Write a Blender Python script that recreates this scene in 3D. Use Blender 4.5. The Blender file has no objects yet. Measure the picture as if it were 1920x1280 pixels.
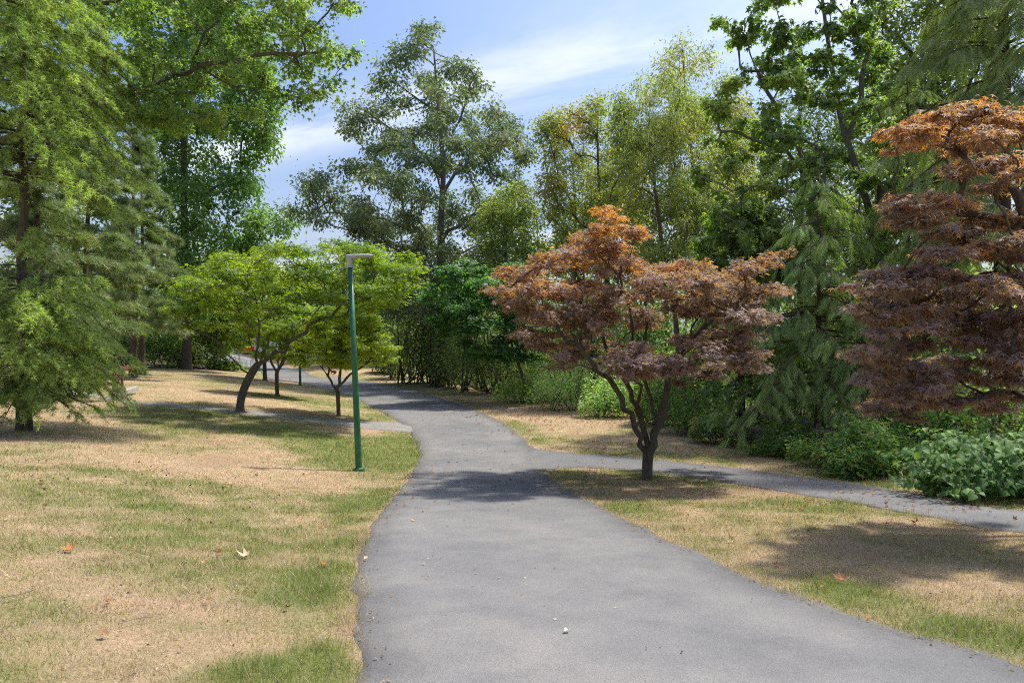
import bpy, math
import numpy as np
from mathutils import Vector

# ------------------------------------------------------------------ camera, sky, sun, exposure
S = bpy.context.scene
COL = S.collection
EYE = 1.5
FPX = 1280.0                     # focal length in pixels of the 1920 px wide photograph
cam_data = bpy.data.cameras.new("camera")
cam_data.sensor_width = 36.0
cam_data.lens = 24.0
cam_data.clip_start = 0.05
cam_data.clip_end = 3000.0
cam = bpy.data.objects.new("camera", cam_data)
cam.location = (0, 0, EYE)
cam.rotation_euler = (math.radians(90), 0, 0)
COL.objects.link(cam)
S.camera = cam

SUN_AZ = math.radians(58)        # clockwise from +Y (straight ahead)
SUN_EL = math.radians(64)
world = bpy.data.worlds.new("World")
S.world = world
world.use_nodes = True
wn, wl = world.node_tree.nodes, world.node_tree.links
wn.clear()
w_out = wn.new("ShaderNodeOutputWorld")
w_bg = wn.new("ShaderNodeBackground")
w_bg.inputs["Strength"].default_value = 0.073
w_sky = wn.new("ShaderNodeTexSky")
w_sky.sky_type = "NISHITA"
w_sky.sun_disc = False
w_sky.sun_elevation = SUN_EL
w_sky.sun_rotation = SUN_AZ
w_sky.altitude = 50
w_sky.air_density = 1.0
w_sky.dust_density = 6.0
w_sky.ozone_density = 10.0
# thin cirrus: streaks drawn on a high level sheet (direction / height), over the whole sky
w_tc = wn.new("ShaderNodeTexCoord")
w_sep = wn.new("ShaderNodeSeparateXYZ")
wl.new(w_tc.outputs["Generated"], w_sep.inputs[0])
def wmath(op, a, b=None, c=None):
    m = wn.new("ShaderNodeMath"); m.operation = op
    for i, v in enumerate((a, b, c)):
        if v is None: continue
        if isinstance(v, (int, float)): m.inputs[i].default_value = v
        else: wl.new(v, m.inputs[i])
    return m.outputs[0]
zz = wmath("MAXIMUM", w_sep.outputs[2], 0.03)
u = wmath("DIVIDE", w_sep.outputs[0], zz)
v = wmath("DIVIDE", w_sep.outputs[1], zz)
# rotate so that the first axis runs along the wind
ca, sa = math.cos(math.radians(-34)), math.sin(math.radians(-34))
al = wmath("ADD", wmath("MULTIPLY", u, ca), wmath("MULTIPLY", v, sa))
ac = wmath("ADD", wmath("MULTIPLY", u, -sa), wmath("MULTIPLY", v, ca))
w_cmb = wn.new("ShaderNodeCombineXYZ")
wl.new(wmath("MULTIPLY", al, 0.55), w_cmb.inputs[0])
wl.new(wmath("MULTIPLY", ac, 1.5), w_cmb.inputs[1])
w_n1 = wn.new("ShaderNodeTexNoise")
w_n1.inputs["Scale"].default_value = 1.0
w_n1.inputs["Detail"].default_value = 9
w_n1.inputs["Roughness"].default_value = 0.58
w_n1.inputs["Distortion"].default_value = 0.5
wl.new(w_cmb.outputs[0], w_n1.inputs["Vector"])
# cirrus bands at regular, wind-parallel spacing
band = wmath("SINE", wmath("ADD", wmath("MULTIPLY", wmath("SUBTRACT", ac, 2.19), 1.75), wmath("ADD", 1.5708, wmath("MULTIPLY", wmath("SUBTRACT", w_n1.outputs[0], 0.5), 0.8))))
band = wmath("POWER", wmath("MAXIMUM", band, 0.0), 9.0)
cl = wn.new("ShaderNodeMapRange"); cl.interpolation_type = "SMOOTHSTEP"
cl.inputs[1].default_value = 0.36; cl.inputs[2].default_value = 0.62
wl.new(w_n1.outputs[0], cl.inputs[0])
cover = wmath("MULTIPLY", wmath("ADD", wmath("MULTIPLY", band, 0.7), 0.02), cl.outputs[0])
hz = wn.new("ShaderNodeMapRange"); hz.interpolation_type = "SMOOTHSTEP"
hz.inputs[1].default_value = 0.34; hz.inputs[2].default_value = 0.05
wl.new(w_sep.outputs[2], hz.inputs[0])
cover = wmath("MINIMUM", wmath("ADD", cover, wmath("MULTIPLY", hz.outputs[0], 0.35)), 0.85)
w_mix = wn.new("ShaderNodeMix"); w_mix.data_type = "RGBA"
wl.new(cover, w_mix.inputs[0])
wl.new(w_sky.outputs[0], w_mix.inputs[6])
w_mix.inputs[7].default_value = (4.5, 4.7, 5.0, 1)
wl.new(w_mix.outputs[2], w_bg.inputs["Color"])
wl.new(w_bg.outputs[0], w_out.inputs["Surface"])

sun_data = bpy.data.lights.new("sun", "SUN")
sun_data.energy = 2.0
sun_data.angle = math.radians(2.5)
sun_data.color = (1.0, 0.95, 0.86)
sun = bpy.data.objects.new("sun", sun_data)
to_sun = Vector((math.sin(SUN_AZ) * math.cos(SUN_EL), math.cos(SUN_AZ) * math.cos(SUN_EL), math.sin(SUN_EL)))
sun.rotation_euler = to_sun.to_track_quat("Z", "Y").to_euler()
COL.objects.link(sun)

vs = S.view_settings
vs.view_transform = "Standard"
vs.look = "None"
vs.exposure = 1.72
vs.gamma = 1.0
vs.use_curve_mapping = False
S.render.engine = "CYCLES"
cy = S.cycles
cy.max_bounces = 8
cy.diffuse_bounces = 4
cy.glossy_bounces = 2
cy.transmission_bounces = 5
cy.transparent_max_bounces = 4
cy.caustics_reflective = False
cy.caustics_refractive = False
cy.sample_clamp_indirect = 4.0
cy.filter_width = 1.1
cy.use_denoising = False

# ------------------------------------------------------------------ numbers: noise, mesh building
rng = np.random.default_rng(20240811)

def _h(ix, iy, iz, seed):
    n = (ix.astype(np.int64) * 374761393 + iy.astype(np.int64) * 668265263 + iz.astype(np.int64) * 2147483647 + seed * 974634631) & 0xFFFFFFFF
    n = ((n ^ (n >> 13)) * 1274126177) & 0xFFFFFFFF
    n = n ^ (n >> 16)
    return (n & 0xFFFFFF) / float(0xFFFFFF)

def noise(p, seed=0):
    p = np.asarray(p, float)
    if p.shape[-1] == 2:
        p = np.concatenate([p, np.zeros(p.shape[:-1] + (1,))], -1)
    f = np.floor(p); d = p - f; i = f.astype(np.int64); d = d * d * (3 - 2 * d)
    x, y, z = i[..., 0], i[..., 1], i[..., 2]
    def L(a, b, t): return a + (b - a) * t
    c = [[[_h(x + a, y + b, z + e, seed) for e in (0, 1)] for b in (0, 1)] for a in (0, 1)]
    return L(L(L(c[0][0][0], c[1][0][0], d[..., 0]), L(c[0][1][0], c[1][1][0], d[..., 0]), d[..., 1]),
             L(L(c[0][0][1], c[1][0][1], d[..., 0]), L(c[0][1][1], c[1][1][1], d[..., 0]), d[..., 1]), d[..., 2])

def fbm(p, octv=3, seed=0):
    p = np.asarray(p, float); s = 0; a = 0.5; t = 0
    for k in range(octv):
        s = s + a * noise(p * (2.03 ** k), seed + k * 17); t += a; a *= 0.5
    return s / t

def sstep(a, b, x):
    t = np.clip((x - a) / (b - a), 0, 1)
    return t * t * (3 - 2 * t)

def unit(v):
    v = np.asarray(v, float)
    return v / np.maximum(np.linalg.norm(v, axis=-1, keepdims=True), 1e-9)

def rdir(n):
    return unit(rng.normal(size=(n, 3)))

class Acc:
    """Collects triangles and quads with a colour per vertex, and links them as one mesh object."""
    def __init__(self): self.v, self.t, self.q, self.c, self.n = [], [], [], [], 0
    def add(self, v, tris=None, quads=None, col=None):
        v = np.asarray(v, np.float32).reshape(-1, 3)
        if tris is not None and len(tris): self.t.append(np.asarray(tris, np.int64).reshape(-1, 3) + self.n)
        if quads is not None and len(quads): self.q.append(np.asarray(quads, np.int64).reshape(-1, 4) + self.n)
        if col is None: col = (0.5, 0.5, 0.5)
        col = np.asarray(col, np.float32)
        if col.ndim == 1: col = np.broadcast_to(col, (len(v), 3))
        self.v.append(v); self.c.append(col); self.n += len(v)
    def mesh(self, name, smooth=False):
        v = np.concatenate(self.v); c = np.concatenate(self.c)
        t = np.concatenate(self.t) if self.t else np.zeros((0, 3), np.int64)
        q = np.concatenate(self.q) if self.q else np.zeros((0, 4), np.int64)
        me = bpy.data.meshes.new(name)
        me.vertices.add(len(v)); me.vertices.foreach_set("co", v.ravel())
        me.loops.add(t.size + q.size)
        me.loops.foreach_set("vertex_index", np.concatenate([t.ravel(), q.ravel()]).astype(np.int32))
        npoly = len(t) + len(q)
        me.polygons.add(npoly)
        tot = np.concatenate([np.full(len(t), 3), np.full(len(q), 4)]).astype(np.int32)
        st = np.concatenate([[0], np.cumsum(tot)[:-1]]).astype(np.int32)
        me.polygons.foreach_set("loop_start", st); me.polygons.foreach_set("loop_total", tot)
        me.polygons.foreach_set("use_smooth", np.full(npoly, smooth))
        at = me.color_attributes.new("Col", "FLOAT_COLOR", "POINT")
        rgba = np.ones((len(v), 4), np.float32); rgba[:, :3] = c
        at.data.foreach_set("color", rgba.ravel())
        me.update(calc_edges=True)
        return me
    def obj(self, name, mat, parent=None, smooth=False):
        if not self.n: return None
        me = self.mesh(name, smooth); me.materials.append(mat)
        o = bpy.data.objects.new(name, me); COL.objects.link(o)
        if parent is not None:
            o.parent = parent
            o.matrix_parent_inverse = parent_inv(parent)
        return o

def parent_inv(p):
    m = p.matrix_basis.copy()
    q = p.parent
    return m.inverted() if q is None else (q.matrix_basis @ m).inverted()

def thing(name, label, cat, loc=(0, 0, 0), group=None):
    o = bpy.data.objects.new(name, None); COL.objects.link(o)
    o.empty_display_size = 0.2
    o.location = loc
    o["label"] = label; o["category"] = cat
    if group: o["group"] = group
    return o

def tag(o, label, cat, group=None, kind=None):
    if label: o["label"] = label
    if cat: o["category"] = cat
    if group: o["group"] = group
    if kind: o["kind"] = kind
    return o

def tubes(acc, P, R, sides=6, col=(0.5, 0.5, 0.5), cap=True):
    """P (n,k,3) polylines, R (n,k) radii -> n tapered tubes."""
    P = np.asarray(P, float); R = np.asarray(R, float)
    n, k, _ = P.shape
    if n == 0: return
    T = np.empty_like(P)
    T[:, 1:-1] = P[:, 2:] - P[:, :-2]; T[:, 0] = P[:, 1] - P[:, 0]; T[:, -1] = P[:, -1] - P[:, -2]
    T = unit(T)
    ref = np.where(np.abs(T[:, :1, 2:]) > 0.85, np.array([1.0, 0, 0]), np.array([0, 0, 1.0]))
    ref = np.broadcast_to(ref, T.shape)
    A = unit(np.cross(T, ref)); B = np.cross(T, A)
    an = np.arange(sides) / sides * 2 * np.pi
    V = P[:, :, None, :] + R[:, :, None, None] * (np.cos(an)[None, None, :, None] * A[:, :, None, :] + np.sin(an)[None, None, :, None] * B[:, :, None, :])
    idx = np.arange(n * k * sides).reshape(n, k, sides)
    q = np.stack([idx[:, :-1, :], np.roll(idx, -1, 2)[:, :-1, :], np.roll(idx, -1, 2)[:, 1:, :], idx[:, 1:, :]], -1).reshape(-1, 4)
    tr = None
    if cap and sides >= 3:
        e = idx[:, -1, :]
        tr = np.concatenate([np.stack([e[:, 0], e[:, j], e[:, j + 1]], -1) for j in range(1, sides - 1)])
    c = np.asarray(col, float)
    if c.ndim == 2: c = np.repeat(c, k * sides, 0)
    acc.add(V.reshape(-1, 3), tr, q, c)

def leaves(acc, tpl, pos, axis, nrm, size, col):
    """Copies of a leaf template (x side, y along, z normal)."""
    V, F = tpl
    n = len(pos)
    if n == 0: return
    axis = unit(axis); side = unit(np.cross(axis, nrm)); nr = np.cross(side, axis)
    size = np.broadcast_to(np.asarray(size, float), (n,))
    W = pos[:, None, :] + size[:, None, None] * (V[None, :, 0, None] * side[:, None, :] + V[None, :, 1, None] * axis[:, None, :] + V[None, :, 2, None] * nr[:, None, :])
    Fi = F[None] + (np.arange(n) * len(V))[:, None, None]
    acc.add(W.reshape(-1, 3), Fi.reshape(-1, 3), None, np.repeat(np.asarray(col, float), len(V), 0))

def tpl_diamond(w=0.55, fold=0.12):
    V = np.array([[0, 0, 0], [w / 2, 0.45, fold], [0, 1, -0.08], [-w / 2, 0.45, fold]], float)
    return V, np.array([[0, 1, 2], [0, 2, 3]])

def tpl_ovate(w=0.7, fold=0.1, curl=0.15):
    V = np.array([[0, 0, 0], [w * .42, .18, fold], [w * .5, .42, fold], [w * .3, .74, fold * .6 - curl * .4], [0, 1, -curl],
                  [-w * .3, .74, fold * .6 - curl * .4], [-w * .5, .42, fold], [-w * .42, .18, fold], [0, .45, 0]], float)
    return V, np.array([[8, 0, 1], [8, 1, 2], [8, 2, 3], [8, 3, 4], [8, 4, 5], [8, 5, 6], [8, 6, 7], [8, 7, 0]])

def tpl_palm(lobes, width, droop=0.2, spread=130, inner=0.0):
    """Palmate leaf: pointed lobes of unequal length round the stalk end."""
    V, F = [[0, 0.0, 0.02]], []
    for i, L in enumerate(lobes):
        a = math.radians(-spread + 2 * spread * i / (len(lobes) - 1))
        dx, dy = math.sin(a), math.cos(a)
        b = len(V)
        V += [[dx * L * .38 + dy * width, dy * L * .38 - dx * width, 0.03], [dx * L, dy * L, -droop * L], [dx * L * .38 - dy * width, dy * L * .38 + dx * width, 0.03]]
        F += [[0, b, b + 2], [b, b + 1, b + 2]]
    return np.array(V, float), np.array(F)

def tpl_needles(n, length, width, forward=0.6, seed=1):
    r = np.random.default_rng(seed); V, F = [], []
    for i in range(n):
        a = 2 * math.pi * (i + r.random() * .6) / n
        f = forward * (0.6 + 0.7 * r.random())
        d = np.array([math.cos(a), f, math.sin(a)]); d /= np.linalg.norm(d)
        s = np.cross(d, [0, 1, 0]); s /= np.linalg.norm(s) + 1e-9
        L = length * (0.7 + 0.5 * r.random()); b = len(V)
        V += [s * width / 2, -s * width / 2, d * L]
        F.append([b, b + 1, b + 2])
    return np.array(V, float), np.array(F)

def tpl_frond(nf=7, seed=3, width=0.42):
    """Flat hanging conifer spray: a midrib with slim side fingers, alternate."""
    r = np.random.default_rng(seed); V, F = [], []
    def finger(p, d, L, w):
        b = len(V); s = np.array([d[1], -d[0], 0.0])
        m = p + d * L * .45
        V.extend([p - s * w * .3, m * .3 + p * .7 + s * w * 1.7 + [0, 0, .02], p + d * L + [0, 0, -.06 * L]])
        F.append([b, b + 1, b + 2])
    finger(np.array([0, 0, 0.]), np.array([0, 1., 0]), 1.0, .028)
    for i in range(nf):
        y = .08 + .78 * i / nf
        sgn = 1 if i % 2 else -1
        a = math.radians(34 + 10 * r.random()) * sgn
        L = width * (1.15 - .75 * abs(y - .3)) * (0.8 + .4 * r.random())
        finger(np.array([0, y, 0.]), np.array([math.sin(a), math.cos(a), 0]), L, .028)
    return np.array(V, float), np.array(F)

T_DIA = tpl_diamond()
T_SLIM = tpl_diamond(0.4, 0.08)
T_OVATE = tpl_ovate()
T_HEART = tpl_ovate(0.92, 0.12, 0.22)
def tpl_star(lobes, width, droop=0.2, spread=120):
    """Palmate leaf in its simplest form: one slim blade for each lobe."""
    V, F = [], []
    for i, L in enumerate(lobes):
        a = math.radians(-spread + 2 * spread * i / (len(lobes) - 1)); dx, dy = math.sin(a), math.cos(a); b = len(V)
        V += [[dy * width, -dx * width, .02], [dx * L, dy * L, -droop * L], [-dy * width, dx * width, .02]]
        F.append([b, b + 1, b + 2])
    return np.array(V, float), np.array(F)
T_JMAPLE = tpl_palm([.45, .75, .95, 1.05, .95, .75, .45], .085, .22, 125)
T_JMAPLE5 = tpl_star([.6, .95, 1.1, .95, .6], .17, .2, 112)
T_JMAPLE7 = tpl_star([.7, .95, 1.1, .95, .7], .15, .25, 118)
T_BMAPLE = tpl_star([.8, 1.1, 1.1, .8], .34, .18, 95)
T_BMAPLE_FULL = tpl_palm([.6, .95, 1.1, .95, .6], .24, .18, 105)
T_MAPLE3 = tpl_star([.9, 1.1, .9], .36, .2, 70)

# ------------------------------------------------------------------ materials
def nt(mat):
    mat.use_nodes = True
    n, l = mat.node_tree.nodes, mat.node_tree.links
    n.clear()
    return n, l, n.new("ShaderNodeOutputMaterial")

def leaf_mat(name, tint=(1.6, 1.5, 0.5), fac=0.42, rough=0.5, spec=0.35, add=(0, 0, 0), gain=1.0):
    """Leaf: reflects its own colour, lets light through in a warmer tone."""
    m = bpy.data.materials.new(name); n, l, out = nt(m)
    at = n.new("ShaderNodeAttribute"); at.attribute_name = "Col"
    p = n.new("ShaderNodeBsdfPrincipled")
    p.inputs["Roughness"].default_value = rough
    p.inputs["Specular IOR Level"].default_value = spec
    gm = n.new("ShaderNodeMix"); gm.data_type = "RGBA"; gm.blend_type = "MULTIPLY"; gm.inputs[0].default_value = 1
    l.new(at.outputs["Color"], gm.inputs[6]); gm.inputs[7].default_value = (gain, gain, gain, 1)
    l.new(gm.outputs[2], p.inputs["Base Color"])
    mu = n.new("ShaderNodeMix"); mu.data_type = "RGBA"; mu.blend_type = "MULTIPLY"; mu.inputs[0].default_value = 1
    l.new(gm.outputs[2], mu.inputs[6]); mu.inputs[7].default_value = (*tint, 1)
    ad = n.new("ShaderNodeMix"); ad.data_type = "RGBA"; ad.blend_type = "ADD"; ad.inputs[0].default_value = 1
    l.new(mu.outputs[2], ad.inputs[6]); ad.inputs[7].default_value = (*add, 1)
    t = n.new("ShaderNodeBsdfTranslucent"); l.new(ad.outputs[2], t.inputs["Color"])
    mx = n.new("ShaderNodeMixShader"); mx.inputs[0].default_value = fac
    l.new(p.outputs[0], mx.inputs[1]); l.new(t.outputs[0], mx.inputs[2]); l.new(mx.outputs[0], out.inputs[0])
    return m

def bark_mat(name, c1, c2, scale=9, stretch=0.18, bump=0.6):
    m = bpy.data.materials.new(name); n, l, out = nt(m)
    tc = n.new("ShaderNodeTexCoord"); mp = n.new("ShaderNodeMapping"); mp.inputs["Scale"].default_value = (1, 1, stretch)
    l.new(tc.outputs["Object"], mp.inputs[0])
    no = n.new("ShaderNodeTexNoise"); no.inputs["Scale"].default_value = scale * 2.4; no.inputs["Detail"].default_value = 6; no.inputs["Roughness"].default_value = .65
    l.new(mp.outputs[0], no.inputs["Vector"])
    n2 = n.new("ShaderNodeTexNoise"); n2.inputs["Scale"].default_value = 1.7; n2.inputs["Detail"].default_value = 4
    l.new(tc.outputs["Object"], n2.inputs["Vector"])
    r = n.new("ShaderNodeValToRGB"); r.color_ramp.elements[0].color = (*c1, 1); r.color_ramp.elements[1].color = (*c2, 1)
    r.color_ramp.elements[0].position = .32; r.color_ramp.elements[1].position = .72
    l.new(no.outputs[0], r.inputs[0])
    mo = n.new("ShaderNodeMix"); mo.data_type = "RGBA"
    rr = n.new("ShaderNodeMapRange"); rr.inputs[1].default_value = .55; rr.inputs[2].default_value = .75; rr.inputs[4].default_value = .55
    l.new(n2.outputs[0], rr.inputs[0]); l.new(rr.outputs[0], mo.inputs[0]); l.new(r.outputs[0], mo.inputs[6])
    mo.inputs[7].default_value = (c2[0] * .8, c2[1] * 1.02, c2[2] * .62, 1)          # moss and lichen film
    p = n.new("ShaderNodeBsdfPrincipled"); p.inputs["Roughness"].default_value = .9; p.inputs["Specular IOR Level"].default_value = .15
    l.new(mo.outputs[2], p.inputs["Base Color"])
    b = n.new("ShaderNodeBump"); b.inputs["Strength"].default_value = bump; b.inputs["Distance"].default_value = .03
    l.new(no.outputs[0], b.inputs["Height"]); l.new(b.outputs[0], p.inputs["Normal"]); l.new(p.outputs[0], out.inputs[0])
    return m

def plain_mat(name, c, rough=.5, metal=0.0, var=.15, scale=8, spec=.4, bump=0.0):
    m = bpy.data.materials.new(name); n, l, out = nt(m)
    tc = n.new("ShaderNodeTexCoord")
    no = n.new("ShaderNodeTexNoise"); no.inputs["Scale"].default_value = scale; no.inputs["Detail"].default_value = 6
    l.new(tc.outputs["Object"], no.inputs["Vector"])
    r = n.new("ShaderNodeValToRGB"); r.color_ramp.elements[0].position = .3; r.color_ramp.elements[1].position = .7
    r.color_ramp.elements[0].color = (*[x * (1 - var) for x in c], 1); r.color_ramp.elements[1].color = (*[min(1, x * (1 + var)) for x in c], 1)
    l.new(no.outputs[0], r.inputs[0])
    p = n.new("ShaderNodeBsdfPrincipled"); p.inputs["Roughness"].default_value = rough; p.inputs["Metallic"].default_value = metal
    p.inputs["Specular IOR Level"].default_value = spec
    l.new(r.outputs[0], p.inputs["Base Color"])
    if bump:
        b = n.new("ShaderNodeBump"); b.inputs["Strength"].default_value = bump; b.inputs["Distance"].default_value = .01
        l.new(no.outputs[0], b.inputs["Height"]); l.new(b.outputs[0], p.inputs["Normal"])
    l.new(p.outputs[0], out.inputs[0])
    return m

def attr_mat(name, rough=.85, spec=.2, fac=0.0, tint=(1.2, 1.2, .7)):
    if fac: return leaf_mat(name, tint, fac, rough, spec)
    m = bpy.data.materials.new(name); n, l, out = nt(m)
    at = n.new("ShaderNodeAttribute"); at.attribute_name = "Col"
    p = n.new("ShaderNodeBsdfPrincipled"); p.inputs["Roughness"].default_value = rough; p.inputs["Specular IOR Level"].default_value = spec
    l.new(at.outputs["Color"], p.inputs["Base Color"]); l.new(p.outputs[0], out.inputs[0])
    return m

def ground_mat():
    m = bpy.data.materials.new("lawn_soil"); n, l, out = nt(m)
    at = n.new("ShaderNodeAttribute"); at.attribute_name = "Col"
    tc = n.new("ShaderNodeTexCoord")
    n1 = n.new("ShaderNodeTexNoise"); n1.inputs["Scale"].default_value = 38; n1.inputs["Detail"].default_value = 8; n1.inputs["Roughness"].default_value = .75
    n2 = n.new("ShaderNodeTexNoise"); n2.inputs["Scale"].default_value = 3.1; n2.inputs["Detail"].default_value = 7; n2.inputs["Roughness"].default_value = .65
    l.new(tc.outputs["Object"], n1.inputs["Vector"]); l.new(tc.outputs["Object"], n2.inputs["Vector"])
    r1 = n.new("ShaderNodeValToRGB"); r1.color_ramp.elements[0].position = .3; r1.color_ramp.elements[1].position = .72
    r1.color_ramp.elements[0].color = (.55, .52, .46, 1); r1.color_ramp.elements[1].color = (1.28, 1.26, 1.2, 1)
    l.new(n1.outputs[0], r1.inputs[0])
    r2 = n.new("ShaderNodeValToRGB"); r2.color_ramp.elements[0].position = .32; r2.color_ramp.elements[1].position = .68
    r2.color_ramp.elements[0].color = (.82, .9, .78, 1); r2.color_ramp.elements[1].color = (1.14, 1.06, 1.08, 1)
    l.new(n2.outputs[0], r2.inputs[0])
    a = n.new("ShaderNodeMix"); a.data_type = "RGBA"; a.blend_type = "MULTIPLY"; a.inputs[0].default_value = 1
    l.new(at.outputs["Color"], a.inputs[6]); l.new(r1.outputs[0], a.inputs[7])
    b = n.new("ShaderNodeMix"); b.data_type = "RGBA"; b.blend_type = "MULTIPLY"; b.inputs[0].default_value = 1
    l.new(a.outputs[2], b.inputs[6]); l.new(r2.outputs[0], b.inputs[7])
    p = n.new("ShaderNodeBsdfPrincipled"); p.inputs["Roughness"].default_value = .95; p.inputs["Specular IOR Level"].default_value = .1
    l.new(b.outputs[2], p.inputs["Base Color"])
    bp = n.new("ShaderNodeBump"); bp.inputs["Strength"].default_value = .8; bp.inputs["Distance"].default_value = .03
    l.new(n1.outputs[0], bp.inputs["Height"]); l.new(bp.outputs[0], p.inputs["Normal"]); l.new(p.outputs[0], out.inputs[0])
    return m

def asphalt_mat(name, base, warm):
    m = bpy.data.materials.new(name); n, l, out = nt(m)
    tc = n.new("ShaderNodeTexCoord")
    def tex(scale, det, rough=.6):
        t = n.new("ShaderNodeTexNoise"); t.inputs["Scale"].default_value = scale; t.inputs["Detail"].default_value = det; t.inputs["Roughness"].default_value = rough
        l.new(tc.outputs["Object"], t.inputs["Vector"]); return t.outputs[0]
    def ramp(i, p0, p1, c0, c1):
        r = n.new("ShaderNodeValToRGB"); r.color_ramp.elements[0].position = p0; r.color_ramp.elements[1].position = p1
        r.color_ramp.elements[0].color = (*c0, 1); r.color_ramp.elements[1].color = (*c1, 1); l.new(i, r.inputs[0]); return r.outputs[0]
    def mul(a, b):
        x = n.new("ShaderNodeMix"); x.data_type = "RGBA"; x.blend_type = "MULTIPLY"; x.inputs[0].default_value = 1
        l.new(a, x.inputs[6]); l.new(b, x.inputs[7]); return x.outputs[2]
    vo = n.new("ShaderNodeTexVoronoi"); vo.inputs["Scale"].default_value = 150; l.new(tc.outputs["Object"], vo.inputs["Vector"])
    sep = n.new("ShaderNodeSeparateColor"); l.new(vo.outputs["Color"], sep.inputs[0])
    grit = ramp(sep.outputs[0], .0, 1.0, (.8, .8, .8), (1.2, 1.195, 1.185))
    fine = ramp(tex(260, 3, .7), .3, .7, (.8, .8, .8), (1.2, 1.2, 1.19))
    big = ramp(tex(.42, 5), .36, .64, base, warm)
    mid = ramp(tex(2.3, 6, .65), .3, .72, (.86, .86, .88), (1.1, 1.09, 1.07))
    at = n.new("ShaderNodeAttribute"); at.attribute_name = "Col"
    wv = n.new("ShaderNodeTexNoise"); wv.inputs["Scale"].default_value = 1.6; wv.inputs["Detail"].default_value = 5; l.new(tc.outputs["Object"], wv.inputs["Vector"])
    vm = n.new("ShaderNodeVectorMath"); vm.operation = "MULTIPLY_ADD"; vm.inputs[1].default_value = (.55, .55, 0); l.new(wv.outputs["Color"], vm.inputs[0]); l.new(tc.outputs["Object"], vm.inputs[2])
    ck = n.new("ShaderNodeTexVoronoi"); ck.feature = "DISTANCE_TO_EDGE"; ck.inputs["Scale"].default_value = .42; l.new(vm.outputs[0], ck.inputs["Vector"])
    cm = ramp(ck.outputs["Distance"], .0, .003, (.92, .918, .915), (1, 1, 1))
    mk = n.new("ShaderNodeMix"); mk.data_type = "RGBA"; mk.inputs[7].default_value = (1, 1, 1, 1)
    l.new(ramp(tex(.33, 2), .46, .58, (0, 0, 0), (1, 1, 1)), mk.inputs[0]); l.new(cm, mk.inputs[6])
    stain_shade = ramp(tex(.95, 7, .7), .52, .74, (1, 1, 1), (.80, .80, .815))  # random stains that also stand in for dappled tree shade, in the colour
    c = mul(mul(mul(mul(mul(mul(big, mid), grit), fine), stain_shade), mk.outputs[2]), at.outputs["Color"])
    p = n.new("ShaderNodeBsdfPrincipled"); p.inputs["Roughness"].default_value = .82; p.inputs["Specular IOR Level"].default_value = .3
    l.new(c, p.inputs["Base Color"])
    b = n.new("ShaderNodeBump"); b.inputs["Strength"].default_value = .5; b.inputs["Distance"].default_value = .006
    l.new(vo.outputs["Distance"], b.inputs["Height"]); l.new(b.outputs[0], p.inputs["Normal"]); l.new(p.outputs[0], out.inputs[0])
    return m

M = dict(
    ground=ground_mat(),
    asphalt=asphalt_mat("asphalt_worn", (.128, .127, .125), (.182, .171, .162)),
    asphalt2=asphalt_mat("asphalt_side", (.118, .118, .120), (.148, .144, .140)),
    concrete=asphalt_mat("concrete_path", (.19, .185, .175), (.235, .22, .2)),
    grass=leaf_mat("grass_blades", (1.5, 1.5, .8), .3, .6, .2),
    litter=leaf_mat("leaf_litter", (1.3, 1.0, .6), .2, .7, .25),
    grey=leaf_mat("leaf_grey_green", (1.25, 1.35, .8), .42, gain=1.4),
    bark=bark_mat("bark_grey_brown", (.055, .045, .035), (.18, .15, .115)),
    bark_dark=bark_mat("bark_dark", (.045, .036, .028), (.15, .12, .09), 12),
    bark_pale=bark_mat("bark_pale", (.07, .065, .058), (.22, .205, .18), 7),
    bark_red=bark_mat("bark_cedar", (.04, .026, .018), (.15, .105, .075), 14, .08),
    green=leaf_mat("leaf_green", (1.4, 1.5, .65), .54, gain=1.5),
    jgreen=leaf_mat("leaf_japanese_green", (1.9, 1.75, .4), .52, .5, .3, gain=1.5),
    jred=leaf_mat("leaf_japanese_red", (1.5, 1.3, .55), .45, .55, .35, (.025, .016, .0), gain=1.45),
    needle=leaf_mat("needles", (1.45, 1.6, .65), .38, .65, .15, gain=1.6),
    broad=leaf_mat("leaf_broad", (1.5, 1.6, .6), .38, .55, .22, gain=1.2),
    stem=plain_mat("green_stem", (.10, .09, .04), .7),
    dead=plain_mat("dead_twig", (.16, .125, .09), .9, 0, .35, 20),
)

# ------------------------------------------------------------------ the lie of the land
_Y = np.arange(-30, 400, 0.25)
def _smooth(t, w):
    k = np.hanning(int(w / 0.25) | 1); k /= k.sum(); h = len(k) // 2
    return np.convolve(np.pad(t, h, mode="edge"), k, "valid")
_ZC = _smooth(np.interp(_Y, [-30, 0, 13.5, 19, 40, 60, 100, 400], [2.0, 0, -1.38, -1.62, -1.42, -1.1, -.4, 3]), 7)
_PC = _smooth(np.interp(_Y, [-30, 3.7, 8.3, 15, 19, 25, 30, 40, 60, 400], [4, 1.0, .1, -.85, -.95, -2.1, -3.7, -7.6, -20, -60]), 5)

def H(x, y):
    """Height of the lawn: falls away from the camera to a dip, then climbs; banks up on the left."""
    x = np.asarray(x, float); y = np.asarray(y, float)
    z = np.interp(y, _Y, _ZC)
    s = np.maximum(np.interp(y, _Y, _PC) - 1.7 - x, 0)
    z = z + 1.2 * (1 - np.exp(-(s / 7.2) ** 1.6))
    z = z + .85 * np.exp(-(((x + 13.5) / 5.5) ** 2 + ((y - 57) / 5) ** 2))
    r = np.maximum(x - 10, 0)
    z = z - .35 * (1 - np.exp(-(r / 5) ** 2))
    p = np.stack([x, y], -1)
    return z + .05 * (fbm(p * .35, 3, 5) - .5) * sstep(.3, 2.5, np.abs(x - np.interp(y, _Y, _PC)) - 1.2)

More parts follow.
